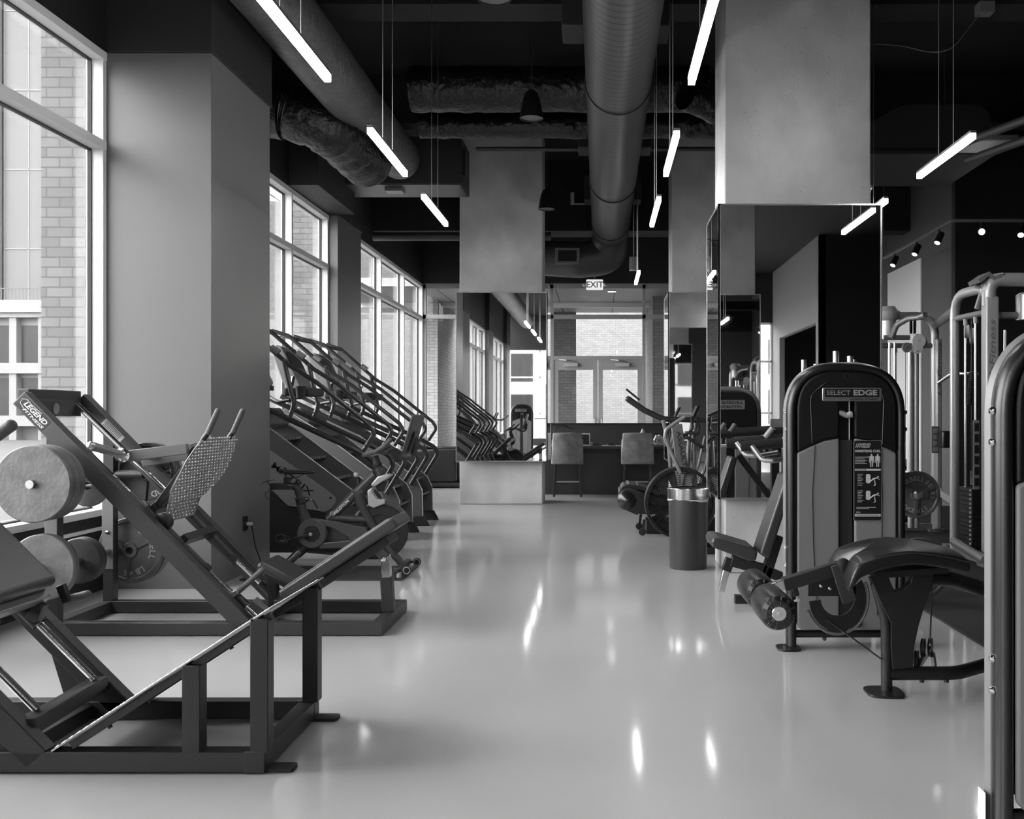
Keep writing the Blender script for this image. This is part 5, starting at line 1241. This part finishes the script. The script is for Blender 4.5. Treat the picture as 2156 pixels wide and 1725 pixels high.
# ================================================================== selectorised towers
def tower(label, xc, yf, rotz, grp=None, badge=True, placard=None):
    """arched tube frame and moulded shroud; yf = front face"""
    t = thing('weight_tower', label, 'weight machine', (xc, yf + .15, 0), rotz, group=grp)
    fr = FR[t]
    def W(x, y, z): return fr @ V((x, y - .15, z))
    def mb_tube(m, pts, r, **k): return m.tube([W(*p) for p in pts], r, **k)
    def boxl(m, x0, x1, y0, y1, z0, z1, taper=0):
        vs = [W(x, y, z) for x in (x0, x1) for y in (y0, y1) for z in (z0, z1)]
        return m.add(vs, [(0, 1, 3, 2), (4, 6, 7, 5), (0, 4, 5, 1), (2, 3, 7, 6), (0, 2, 6, 4), (1, 5, 7, 3)])
    def pl(m, pts, y0, y1, r=0, n=5):
        q = [V((a, y0, b)) for a, b in pts]
        if r: q = rounded(q, r, n, True)
        return m.prism([W(*p) for p in q], W(0, y1, 0) - W(0, y0, 0))
    hw = .312
    # front arch: flattened tube
    q = rounded([(-hw, .045, .02), (-hw, .045, 1.615), (hw, .045, 1.615), (hw, .045, .02)], .27, 14)
    m = MB(); m.tube([W(*p) for p in q], .030, 16, flat=1.5, up=W(0, 1, 0) - W(0, 0, 0)); m.build('frame_arch', 'steelarch', t, smooth=40)
    m = MB(); mb_tube(m, [(-hw, .045, .085), (hw, .045, .085)], .022); m.build('lower_crossbar', 'steel', t)
    for x in (-.12, .22): MB().lathe([(.012, 0), (.012, .012), (.006, .02)], W(x, .045, .065), (0, 0, -1), 10).build('crossbar_bolt', 'blackmet', t)
    for s in (-1, 1):
        q = rounded([V((s * hw - .075 - .01, -.04, 0)), V((s * hw + .05, -.04, 0)), V((s * hw + .05, .11, 0)), V((s * hw - .075 - .01, .11, 0))], .05, 6, True)
        MB().prism([W(*p) for p in q], (0, 0, .012)).build('foot_plate', 'blackmet', t, bevel=.002)
        m = MB()
        for z in (1.36, 1.262, .58, .48):
            m.lathe([(.014, 0), (.014, .004), (.009, .012), (.001, .013)], W(s * (hw + .030), .045, z), W(s, 0, 0) - W(0, 0, 0), 16)
        m.build('side_bolt', 'chrome', t)
    # shroud, front and rear
    for side, y0, y1, nm in ((0, .0, .03, 'front'), (1, .20, .23, 'rear')):
        hs = .285
        top = rounded([(-hs, 0, 1.13), (-hs, 0, 1.595), (hs, 0, 1.595), (hs, 0, 1.13)], .25, 12)
        top = [(p[0], p[2]) for p in top]
        low = [(.20, 1.150), (.12, 1.195), (.03, 1.212)] if True else []
        gap = .043
        poly = top + [(hs - .07, 1.165), (.13, 1.200), (gap, 1.215)] + ([(gap, 1.43), (-gap, 1.43)] if side == 0 else []) + [(-gap, 1.215), (-.13, 1.200), (-hs + .07, 1.165)]
        m = MB(); pl(m, poly, y0, y1); m.build('shroud_top', 'shroudb', t, bevel=.012, seg=3)
        for s in (-1, 1):
            poly = [(s * gap, .115), (s * gap, 1.212), (s * .13, 1.197), (s * (hs - .07), 1.162), (s * hs, 1.128), (s * hs, .14), (s * (hs - .03), .11)]
            m = MB(); pl(m, poly, y0 + .004, y1 - .002); m.build('shroud_panel', 'shroudg', t, bevel=.012, seg=3)
            m = MB(); q = [(s * .185, y0 + .002 if side == 0 else y1 + .0, 1.17), (s * .20, y0 + .002 if side == 0 else y1, .9), (s * .195, y0 + .002 if side == 0 else y1, .6), (s * .17, y0 + .002 if side == 0 else y1, .2)]
            q = rounded(q, .3, 6); mb_tube(m, q, .0032, n=6); m.build('moulded_crease', 'seam', t)
        if side == 0:
            m = MB(); q = rounded([(-.2, y0, 1.18), (-.21, y0, 1.46), (-.12, y0, 1.53), (.12, y0, 1.53), (.21, y0, 1.46), (.2, y0, 1.18)], .08, 6)
            mb_tube(m, q, .0035, n=6); m.build('moulded_ridge', 'blackmet', t)
            m = MB(); m.lathe([(.012, 0), (.02, 0), (.02, .006), (.012, .006), (.012, 0)], W(0, y0, 1.565), W(0, -1, 0) - W(0, 0, 0), 22, caps=False); m.build('round_port', 'blackmet', t)
    # core: weight stack column, guide rods, pulley
    m = MB(); boxl(m, -.08, .08, .05, .18, .12, .75); m.build('weight_stack', 'steel', t, bevel=.003)
    m = MB(); boxl(m, -.28, .28, .10, .13, .13, 1.5); m.build('inner_panel', 'blackmet', t)
    for s in (-1, 1):
        m = MB(); m.cyl(W(s * .035, .09, .12), W(s * .035, .09, 1.5), .008, 10); m.build('guide_rod', 'satin', t)
    m = MB(); boxl(m, -.036, .036, .035, .05, .12, 1.2); m.build('slot_cover', 'steel2', t)
    m = MB(); mb_tube(m, [(-.04, .02, 1.36), (.0, .0, 1.34), (.03, -.01, 1.345)], .016); m.build('selector_arm', 'steelg', t)
    m = MB(); m.lathe([(.014, 0), (.014, .012), (.001, .013)], W(.012, -.005, 1.352), W(0, -1, 0) - W(0, 0, 0), 16); m.build('selector_knob', 'white', t)
    for s, x, rr in ((0, -.095, 0), (0, .04, 0)):
        m = MB(); m.lathe([(.022, 0), (.022, .012), (.012, .012), (.012, -.004), (.001, -.004)], W(x + .02, .0, .155), W(0, -1, 0) - W(0, 0, 0), 20, caps=False); m.build('lower_port', 'blackmet', t)
    X = W(1, 0, 0) - W(0, 0, 0); Z = V((0, 0, 1)); N_ = W(0, -1, 0) - W(0, 0, 0)
    # front badge
    def plateq(m, x0, x1, z0, z1, y, th, r=.012):
        q = rounded([(x0, y, z0), (x1, y, z0), (x1, y, z1), (x0, y, z1)], r, 4, True); return m.prism([W(*p) for p in q], N_ * th)
    m = MB(); plateq(m, -.143, .196, 1.423, 1.501, .001, .006); m.build('name_badge', 'satin', t, bevel=.002)
    m = MB(); plateq(m, -.13, .182, 1.446, 1.493, -.005, .001, .004); m.build('badge_field', 'blackmet', t)
    m = MB(); m.text('SELECT', W(-.052, -.008, 1.470), X, Z, .036, .0, width=.135, bold=.0); m.text('EDGE', W(.10, -.008, 1.470), X, Z, .042, .0, width=.135, bold=.03); m.build('badge_lettering', 'silver', t, smooth=0)
    m = MB(); m.text('LEGEND FITNESS', W(.09, -.0065, 1.434), X, Z, .013, .0, width=.16, shear=.3, bold=.02); m.build('badge_maker_lettering', 'blackmet', t, smooth=0)
    # rear badge
    m = MB(); q = rounded([(-.15, .23, 1.40), (.15, .23, 1.40), (.15, .23, 1.50), (-.15, .23, 1.50)], .012, 4, True); m.prism([W(*p) for p in q], -N_ * .006); m.build('rear_badge', 'satin', t, bevel=.002)
    m = MB(); m.text('LEGEND', W(0, .2375, 1.472), -X, Z, .042, 0, width=.25, shear=.2, bold=.03); m.text('FITNESS', W(0, .2375, 1.426), -X, Z, .038, 0, width=.24, shear=.2, bold=.03); m.build('rear_badge_lettering', 'blackmet', t, smooth=0)
    if placard:
        x0, x1, z0, z1 = .04, .193, .744, 1.196
        m = MB(); plateq(m, x0 - .004, x1 + .004, z0 - .004, z1 + .004, .003, .004); m.build('placard_rim', 'steelg', t)
        m = MB(); plateq(m, x0, x1, z0, z1, -.001, .001, .008); m.build('placard', 'blackmet', t)
        q = MB(); yy_ = -.0025; cxp = (x0 + x1) / 2
        q.text('LEGEND', W(x0 + .05, yy_, 1.176), X, Z, .016, 0, width=.085, shear=.3, bold=.02); q.text('FITNESS', W(x0 + .045, yy_, 1.162), X, Z, .015, 0, width=.085, shear=.3, bold=.02)
        q.text(placard, W(cxp, yy_, 1.138), X, Z, .020, 0, width=.146, bold=.03)
        q.text('TARGETED MUSCLES', W(x0 + .043, yy_, 1.103), X, Z, .009, 0, width=.078, bold=.02)
        for k in range(4): boxl(q, x0 + .004, x0 + .06 + .012 * (k % 2), yy_ - .0001, yy_, 1.093 - k * .009, 1.0955 - k * .009)
        for xx in (x1 - .055, x1 - .02):   # two little anatomy figures
            for a, b, c_, d_ in ((-.004, .004, 1.112, 1.122), (-.009, .009, 1.082, 1.111), (-.014, -.010, 1.072, 1.108), (.010, .014, 1.072, 1.108), (-.008, -.002, 1.048, 1.083), (.002, .008, 1.048, 1.083)):
                boxl(q, xx + a, xx + b, yy_ - .0001, yy_, c_, d_)
        boxl(q, x0 + .003, x1 - .003, yy_ - .0001, yy_, 1.026, 1.037)
        for zz in (.985, .89):
            for k in range(8): boxl(q, x0 + .018, x0 + .05 - .006 * (k % 3), yy_ - .0001, yy_, zz + .02 - k * .009, zz + .0225 - k * .009)
            xx = x0 + .08   # machine and user pictogram
            q.prism([W(*p) for p in rounded([(xx - .014, yy_, zz - .03), (xx + .012, yy_, zz - .03), (xx + .012, yy_, zz + .022), (xx - .014, yy_, zz + .022)], .01, 4, True)], N_ * .0001)
            q.tube([W(xx + .01, yy_, zz - .02), W(xx + .03, yy_, zz - .005), W(xx + .05, yy_, zz + .0)], [.003, .005, .004], 6)
            q.tube([W(xx + .035, yy_, zz - .01), W(xx + .04, yy_, zz - .04), W(xx + .03, yy_, zz - .045)], .0025, 6)
            q.ball(W(xx + .056, yy_, zz + .006), .005, 8, 5)
            q.tube([W(xx + .05, yy_, zz - .003), W(xx + .066, yy_, zz - .008)], .002, 6)
        boxl(q, x0 + .012, x1 - .03, yy_ - .0001, yy_, .816, .8185); boxl(q, x0 + .012, x1 - .07, yy_ - .0001, yy_, .808, .8105)
        q.text('PROPER FORM', W(x0 + .035, yy_ - .0003, 1.0315), X, Z, .0001, 0)
        q.text('TIPS:', W(x0 + .022, yy_, .788), X, Z, .011, 0, width=.026, bold=.02)
        boxl(q, x0 + .003, x1 - .003, yy_ - .0001, yy_, .765, .779)
        q.build('placard_print', 'paper', t, smooth=0)
        q = MB(); q.text('PROPER FORM', W(x0 + .037, yy_ - .0003, 1.0315), X, Z, .008, 0, width=.06, bold=.02)
        for k in range(2): boxl(q, x0 + .012, x1 - .012, yy_ - .0004, yy_ - .0003, .7685 + k * .005, .7705 + k * .005)
        q.build('placard_small_print', 'blackmet', t, smooth=0)
    return t, W
M['steelarch'] = mat('black textured arch tube', .010, .30, bump=.05, scale=300)
T1, W1 = tower('black and grey hamstring curl machine tower with a black placard and curved bench', 1.4126, 5.56, 0., placard='HAMSTRING CURL')
# warning sticker and bumper near its left foot
q = MB(); q.box(1.4126 - .312 - .032, 1.4126 - .312 - .0305, 5.585, 5.62, .13, .30); q.build('side_sticker', 'paper', T1)

# ---- curl bench belonging to the tower
t = T1
D0 = 4.72
def E(zx, zy, d=D0): return E2(zx, zy, d)
pts = [(1125, 440), (1245, 415), (1262, 470), (1290, 530), (1345, 515), (1395, 470), (1410, 400), (1560, 370), (1540, 500), (1490, 620), (1450, 760), (1420, 900), (1412, 1045), (1272, 1055), (1262, 900), (1262, 740), (1200, 620)]
MB().prism([E(a, b, 4.69) for a, b in pts], (0, .05, 0)).build('bench_side_plate', 'steel', t, bevel=.004)
q = [E(1158, 470), E(1225, 700), E(1232, 800), E(1234, 1225)]
MB().tube(rounded(q, .3, 8), .027, 16, flat=1.0).build('bench_post', 'steel', t)
c = E(1212, 1215); MB().prism(rounded([(c.x - .09, 4.62, 0), (c.x + .08, 4.60, 0), (c.x + .09, 4.80, 0), (c.x - .09, 4.80, 0)], .06, 6, True), (0, 0, .012)).build('bench_foot', 'blackmet', t, bevel=.002)
q = rounded([E(1250, 1078), E(1700, 1078), E(1870, 1030, 4.85), E(2100, 960, 5.2)], .2, 8)
MB().tube(q, .033, 16).build('bench_base_tube', 'steel', t)
m = MB()
for zx in (1470, 1635): m.cyl(E(zx, 1105), E(zx, 1138), .012, 12)
m.build('base_tube_foot', 'blackmet', t)
q = rounded([E(1480, 440, 4.95), E(1650, 440, 5.0), E(1900, 520, 5.2), E(2150, 700, 5.4)], .3, 8)
MB().tube(q, .04, 16).build('bench_rear_tube', 'steel2', t)
# pad with knee notch
top = [(985, 375), (1060, 330), (1160, 292), (1280, 265), (1400, 252), (1520, 262), (1660, 285), (1795, 318)]
top = [E2(a, b, 4.5) for a, b in top]
def prof(u):
    k = u * (len(top) - 1); i = min(int(k), len(top) - 2); return top[i].lerp(top[i + 1], k - i)
def padf(u, v):   # closed section around v
    w = .48; a = v * 2 * pi; rr = .035
    yq = (-1 if cos(a) < 0 else 1) * abs(cos(a)) ** .3; zq = (-1 if sin(a) < 0 else 1) * abs(sin(a)) ** .3
    yv = .5 + .5 * yq
    notch = .17 * math.exp(-((yv - .5) / .15) ** 4)
    L = (top[-1].x - top[0].x); x0 = notch / L
    uu_ = x0 + (1 - x0) * u; p = prof(uu_)
    e = 1 - max(0, 1 - u / .09) ** 2 * .6; e = e * (1 - max(0, (u - .97) / .03) ** 2 * .25)
    droop = -.05 * max(0, 1 - u / .18) ** 2
    th = .088 - .018 * u
    zz = p.z + .022 * (1 - (2 * yv - 1) ** 2) - th / 2 + droop + zq * th / 2 * e
    return V((p.x, 4.5 + w * (.5 + .5 * yq * (.97 + .03 * e)), zz))
m = MB(); m.grid(padf, 56, 72)
n0 = len(m.v) - 73; m.f.append(tuple(range(0, 72))); m.f.append(tuple(n0 + k for k in range(72)))
m.build('bench_pad', 'padblack', t, smooth=60)
m = MB(); m.tube([prof(.1 + .9 * k / 20) + V((0, -.001, -.012)) for k in range(21)], .0022, 6); m.build('pad_seam', 'pad', t)
m = MB(); a, b = E(1120, 400, 4.74), E(1600, 365, 4.74); m.bar(a, b, .2, .03, (0, 1, 0)); m.build('pad_board', 'steel', t)
# lever arm, rollers
MB().bar(E(540, 480), E(925, 365), .06, .062, (0, 1, 0)).build('lever_arm', 'steel', t, bevel=.005)
MB().bar(E(400, 520), E(552, 475), .045, .046, (0, 1, 0)).build('lever_slider', 'chrome', t, bevel=.003)
MB().bar(E(905, 345, 4.66), E(985, 600, 4.66), .012, .07).build('pivot_plate', 'steel2', t, bevel=.003)
MB().lathe([(.03, 0), (.03, .03), (.02, .035), (.001, .035)], E(940, 345, 4.66), (0, -1, 0), 18).build('pivot_cap', 'blackmet', t)
c = E2(515, 680, 4.3)
MB().cyl((c.x, 4.30, c.z), (c.x, 5.12, c.z), .016, 14).build('roller_axle', 'chrome', t)
for y0, nm in ((4.31, 0), (4.76, 1)):
    ln = .33
    m = MB(); m.lathe([(.055, 0), (.074, .012), (.082, .035), (.083, ln / 2), (.082, ln - .035), (.074, ln - .012), (.055, ln)], (c.x, y0, c.z), (0, 1, 0), 40)
    r_ = m.build('foam_roller', 'padblack', t)
    m = MB()
    for k in range(18):
        a = 2 * pi * k / 18; e = V((cos(a), 0, sin(a))); s_ = .12 * (k % 3 - 1)
        m.bar(V((c.x, y0 + .002, c.z)) + e * .028, V((c.x, y0 + .012, c.z)) + V((cos(a + s_), 0, sin(a + s_))) * .073, .014, .007, (0, 1, 0))
    m.build('gathered_pleat', 'pad', r_, bevel=.002)
    MB().lathe([(.001, -.012), (.009, -.012), (.010, -.003), (.03, -.003), (.033, 0), (.033, .006), (.001, .006)], (c.x, y0 - .004, c.z), (0, 1, 0), 26).build('end_washer', 'alu', r_, smooth=15)
# cam plate with D-shaped window
cc = E(905, 560, 4.86); ro = .146; ri = .085; ou = []; inn = []
m = MB(); n = 30
for k in range(n + 1):
    a = R(186) + R(206) * k / n; ou.append(V((cc.x + ro * cos(a) * .98, 4.86, cc.z - .01 + ro * 1.15 * sin(a)))); inn.append(V((cc.x + ri * cos(a), 4.86, cc.z - .01 + ri * 1.05 * sin(a))))
for k in range(n): m.prism([ou[k], ou[k + 1], inn[k + 1], inn[k]], (0, .016, 0))
m.box(cc.x - ro, cc.x + .09, 4.86, 4.876, cc.z - .0, cc.z + .12); m.build('cam_plate', 'steel', t, smooth=0)
m = MB(); m.tube([p + (p - V((cc.x, 4.86, cc.z - .01))).normalized() * .012 + V((0, .008, 0)) for p in ou[2:-1]], .008, 8); m.build('cam_groove', 'steelg', t)
m = MB()
for a, b in ((790, 488), (850, 505), (898, 462)): m.lathe([(.009, 0), (.009, .008), (.003, .01)], E(a, b, 4.855), (0, -1, 0), 12)
m.build('cam_bolt', 'chrome', t)
MB().tube([E(830, 715, 4.86), E(1204, 988, 4.7)], .0045, 8).build('steel_cable', 'blackmet', t)
MB().tube([E(1538, 470, 4.8), E(1525, 880, 4.8)], .0045, 8).build('steel_cable', 'blackmet', t)
for a, b, r_, dd in ((1435, 985, .045, 4.74), (1478, 905, .045, 4.76), (1527, 905, .048, 4.84)):
    MB().lathe([(r_, -.008), (r_ * .93, 0), (r_, .008), (r_ * .3, .01), (.001, .01)], E(a, b, dd), (1, -.5, 0), 28).build('cable_pulley', 'blackmet', t)
m = MB(); m.bar(E(1440, 1040, 4.75), E(1500, 950, 4.75), .05, .012); m.bar(E(1555, 1040, 4.85), E(1540, 930, 4.85), .05, .012); m.build('pulley_bracket', 'steelg', t, bevel=.002)
c = E(637, 578, 4.72); MB().lathe([(.008, -.02), (.008, 0), (.02, .004), (.02, .012), (.001, .014)], c, (.1, -.3, -1), 18).build('pin_knob', 'white', t)
MB().bar(E(615, 500), E(630, 555), .025, .025).build('pin_housing', 'steel', t)

T2, W2 = tower('weight tower cropped by the right edge, showing grey side and black frame', 1.238 + .342, 3.02, 0., placard='LEG EXTENSION')
q = MB(); q.box(1.2195, 1.2205, 3.08, 3.14, .005, .15); q.build('warning_sticker', 'paper', T2)
M['sideg'] = mat('satin grey side flange', .17, .38)
def arch_flange(T, W, hw=.312):
    pts = rounded([(-hw - .046, 0, .02), (-hw - .046, 0, 1.661), (hw + .046, 0, 1.661), (hw + .046, 0, .02)], .30, 14)
    m = MB()
    for i in range(len(pts) - 1):
        a, b = pts[i], pts[i + 1]
        m.add([W(a[0], .05, a[2]), W(b[0], .05, b[2]), W(b[0], .13, b[2]), W(a[0], .13, a[2])], [(0, 1, 2, 3)])
    return m
for T, W in ((T1, W1), (T2, W2)):
    hw = .312; q = rounded([(-hw, .10, .02), (-hw, .10, 1.615), (hw, .10, 1.615), (hw, .10, .02)], .27, 14)
    m = MB(); m.tube([W(*p) for p in q], .036, 8, flat=.9, up=W(0, 1, 0) - W(0, 0, 0)); m.build('rear_arch_band', 'sideg', T, smooth=30)
tower('weight tower seen reversed in the rear column mirror', -2.35, -.75, pi)

# ================================================================== seated press in front of the big mirror
t = thing('seated_press', 'seated press machine with grey padded seat and back before the big mirror', 'press machine', (1.25, 6.7, 0))
def S(zx, zy, d=6.6): return S6(zx, zy, d)
q = rounded([S(68, 1108), S(88, 1068), S(140, 1068), S(420, 1150), S(455, 1190), S(440, 1262), S(390, 1266), S(80, 1150)], .02, 4, True)
MB().prism(q, (0, .38, 0)).build('seat_pad', 'pad', t, bevel=.018, seg=4)
q = rounded([S(470, 1205), S(500, 1225), S(550, 1245), S(745, 640), S(760, 560), S(690, 545)], .02, 4, True)
MB().prism(q, (0, .32, 0)).build('back_pad', 'pad', t, bevel=.015, seg=4)
m = MB(); m.bar(S(230, 1255, 6.78), S(520, 1335, 6.78), .07, .075); m.bar(S(225, 1240, 6.78), S(190, 1340, 6.78), .06, .065); m.bar(S(510, 1400, 6.78), S(620, 1050, 6.78), .07, .07); m.bar(S(520, 1340, 6.78), S(900, 1500, 6.78), .07, .07)
m.build('seat_frame', 'steel', t, bevel=.004)
MB().bar(S(192, 1335, 6.78), S(150, 1510, 6.78), .045, .045).build('adjusting_post', 'chrome', t, bevel=.003)
c = S(365, 1640, 6.95)
m = MB(); m.box(c.x - .09, c.x + .9, 6.92, 6.98, .0, .06); m.box(1.75, 1.83, 6.3, 7.3, .0, .07); m.build('base_frame', 'steel', t, bevel=.003)
m = MB(); m.box(1.72, 1.80, 6.45, 6.53, .06, 1.30); m.box(1.72, 1.80, 7.05, 7.13, .06, 1.30); m.box(1.72, 1.80, 6.53, 7.05, 1.22, 1.30); m.bar((1.76, 6.79, .4), (1.35, 6.79, .95), .06, .06); m.build('upright_frame', 'steel', t, bevel=.004)
for y in (6.42, 7.16):
    p = S(265, 210, y); p2 = S(690, 175, y)
    m = MB(); m.tube([V((.93, y, 1.135)), V((1.35, y, 1.175)), V((1.76, y, 1.2))], .034, 14, flat=.6); m.build('press_arm', 'steel', t)
    MB().cyl((1.22, y, 1.18), (1.27, y - .03, 1.25), .024, 16).build('weight_horn', 'steelg', t)
    q = rounded([(1.0, y - .02, 1.14), (1.06, y - .06, 1.05), (1.13, y - .08, 1.045), (1.3, y - .02, 1.07)], .05, 6)
    MB().tube(q, .0165, 14).build('hand_grip', 'satin', t)
    q = rounded([(1.235, y + .10, 1.115), (1.235, y + .1, 1.05), (1.28, y + .1, 1.04), (1.6, y + .06, 1.06)], .04, 6)
    MB().tube(q, .02, 14).ball((1.235, y + .10, 1.115), .021).build('lower_grip', 'blackmet', t)
m = MB(); m.bar((1.86, 6.5, 1.12), (2.0, 6.5, .95), .02, .13); m.box(1.80, 1.99, 6.36, 6.42, .9, 1.30); m.build('pivot_housing', 'steel', t, bevel=.004)
m = MB()
for z in (1.03, 1.13): m.lathe([(.013, 0), (.013, .008), (.005, .012)], (1.95, 6.36, z + .07), (0, -1, 0), 14)
m.build('pivot_bolt', 'white', t)
MB().cyl((2.03, 6.9, .82), (2.14, 6.4, .82), .024, 16).build('plate_peg', 'satin', t)
m = MB(); m.bar((1.8, 6.85, .82), (2.08, 6.85, .82), .06, .06); m.build('peg_arm', 'steel', t, bevel=.003)
weight_plate((2.10, 6.45, .815), .157, .03, 'round 25 lbs plate on a peg right of the hamstring curl tower', 'plates right of the curl tower', 'platem', 'deep', words=[('25LBS', 20, 15), ('STANDARD', 255, 14), ('BARBELL', 110, 14)])
m = MB()
weight_plate((2.30, 7.0, .235), .222, .035, 'big plate standing on the floor behind the curl bench', 'plates right of the curl tower', 'platem', 'deep')
# plate tree pegs above the tower
t = thing('plate_tree', 'weight tree whose upright pegs poke above the curl tower', 'weight rack', (1.95, 7.3, 0))
for px, y in ((1760, 740), (1790, 750), (1798, 757), (1769, 764)):
    d = 7.55; p = P(px, y, d); MB().cyl((p.x, d, 1.3), p, .024 if y < 755 else .018, 16).build('upright_peg', 'satin', t)
m = MB(); m.box(1.8, 2.05, 7.5, 7.6, 1.25, 1.31); m.box(1.88, 1.96, 7.51, 7.59, 0.0, 1.25); m.box(1.7, 2.2, 7.5, 7.6, 0, .06); m.build('rack_post', 'steel', t, bevel=.004)
# ================================================================== daylight, camera
w = bpy.data.worlds.new('overcast sky'); bpy.context.scene.world = w; w.use_nodes = True
nt = w.node_tree; bg = nt.nodes['Background']
tc = nt.nodes.new('ShaderNodeTexCoord'); sp = nt.nodes.new('ShaderNodeSeparateXYZ'); mr = nt.nodes.new('ShaderNodeMapRange')
nt.links.new(tc.outputs['Generated'], sp.inputs[0]); nt.links.new(sp.outputs[2], mr.inputs[0])
mr.inputs[1].default_value = 0; mr.inputs[2].default_value = 1; mr.inputs[3].default_value = .8; mr.inputs[4].default_value = 1.15
nt.links.new(mr.outputs[0], bg.inputs[0]); bg.inputs[1].default_value = SKY
for i, (a, b, n) in enumerate(bays):
    l = bpy.data.lights.new('window_portal', 'AREA'); l.shape = 'RECTANGLE'; l.size = 3.5; l.size_y = b - a; l.cycles.is_portal = True
    o = bpy.data.objects.new('window_portal', l); COL.objects.link(o)
    o.location = (XW - .3, (a + b) / 2, 2.35); o.rotation_euler = (0, -pi / 2, 0)
l = bpy.data.lights.new('window_portal', 'AREA'); l.shape = 'RECTANGLE'; l.size = 6; l.size_y = 4.1; l.cycles.is_portal = True
o = bpy.data.objects.new('window_portal', l); COL.objects.link(o); o.location = (-.9, YB + .3, 2.1); o.rotation_euler = (-pi / 2, 0, 0)
l = bpy.data.lights.new('window_portal', 'AREA'); l.shape = 'RECTANGLE'; l.size = 9.2; l.size_y = 3.8; l.cycles.is_portal = True
o = bpy.data.objects.new('window_portal', l); COL.objects.link(o); o.location = (.65, -13.3, 2.2); o.rotation_euler = (pi / 2, 0, 0)
cam = bpy.data.cameras.new('camera'); co = bpy.data.objects.new('camera', cam); COL.objects.link(co)
co.location = (0, 0, H); co.rotation_euler = (pi / 2, 0, 0)
cam.sensor_fit = 'HORIZONTAL'; cam.sensor_width = 36; cam.lens = F / 2156 * 36
cam.shift_x = (1078 - CX) / 2156; cam.shift_y = (CY - 862.5) / 2156
cam.clip_start = .05; cam.clip_end = 400
sc = bpy.context.scene; sc.camera = co
sc.view_settings.view_transform = 'Standard'; sc.view_settings.look = 'None'; sc.view_settings.gamma = 1; sc.view_settings.exposure = EXPO
sc.view_settings.use_curve_mapping = False
cy = sc.cycles
cy.use_denoising = True; cy.max_bounces = 8; cy.diffuse_bounces = 4; cy.glossy_bounces = 6; cy.transparent_max_bounces = 16; cy.transmission_bounces = 4
cy.caustics_reflective = False; cy.caustics_refractive = False; cy.sample_clamp_indirect = 6; cy.sample_clamp_direct = 0
cy.use_adaptive_sampling = True; cy.adaptive_threshold = .02
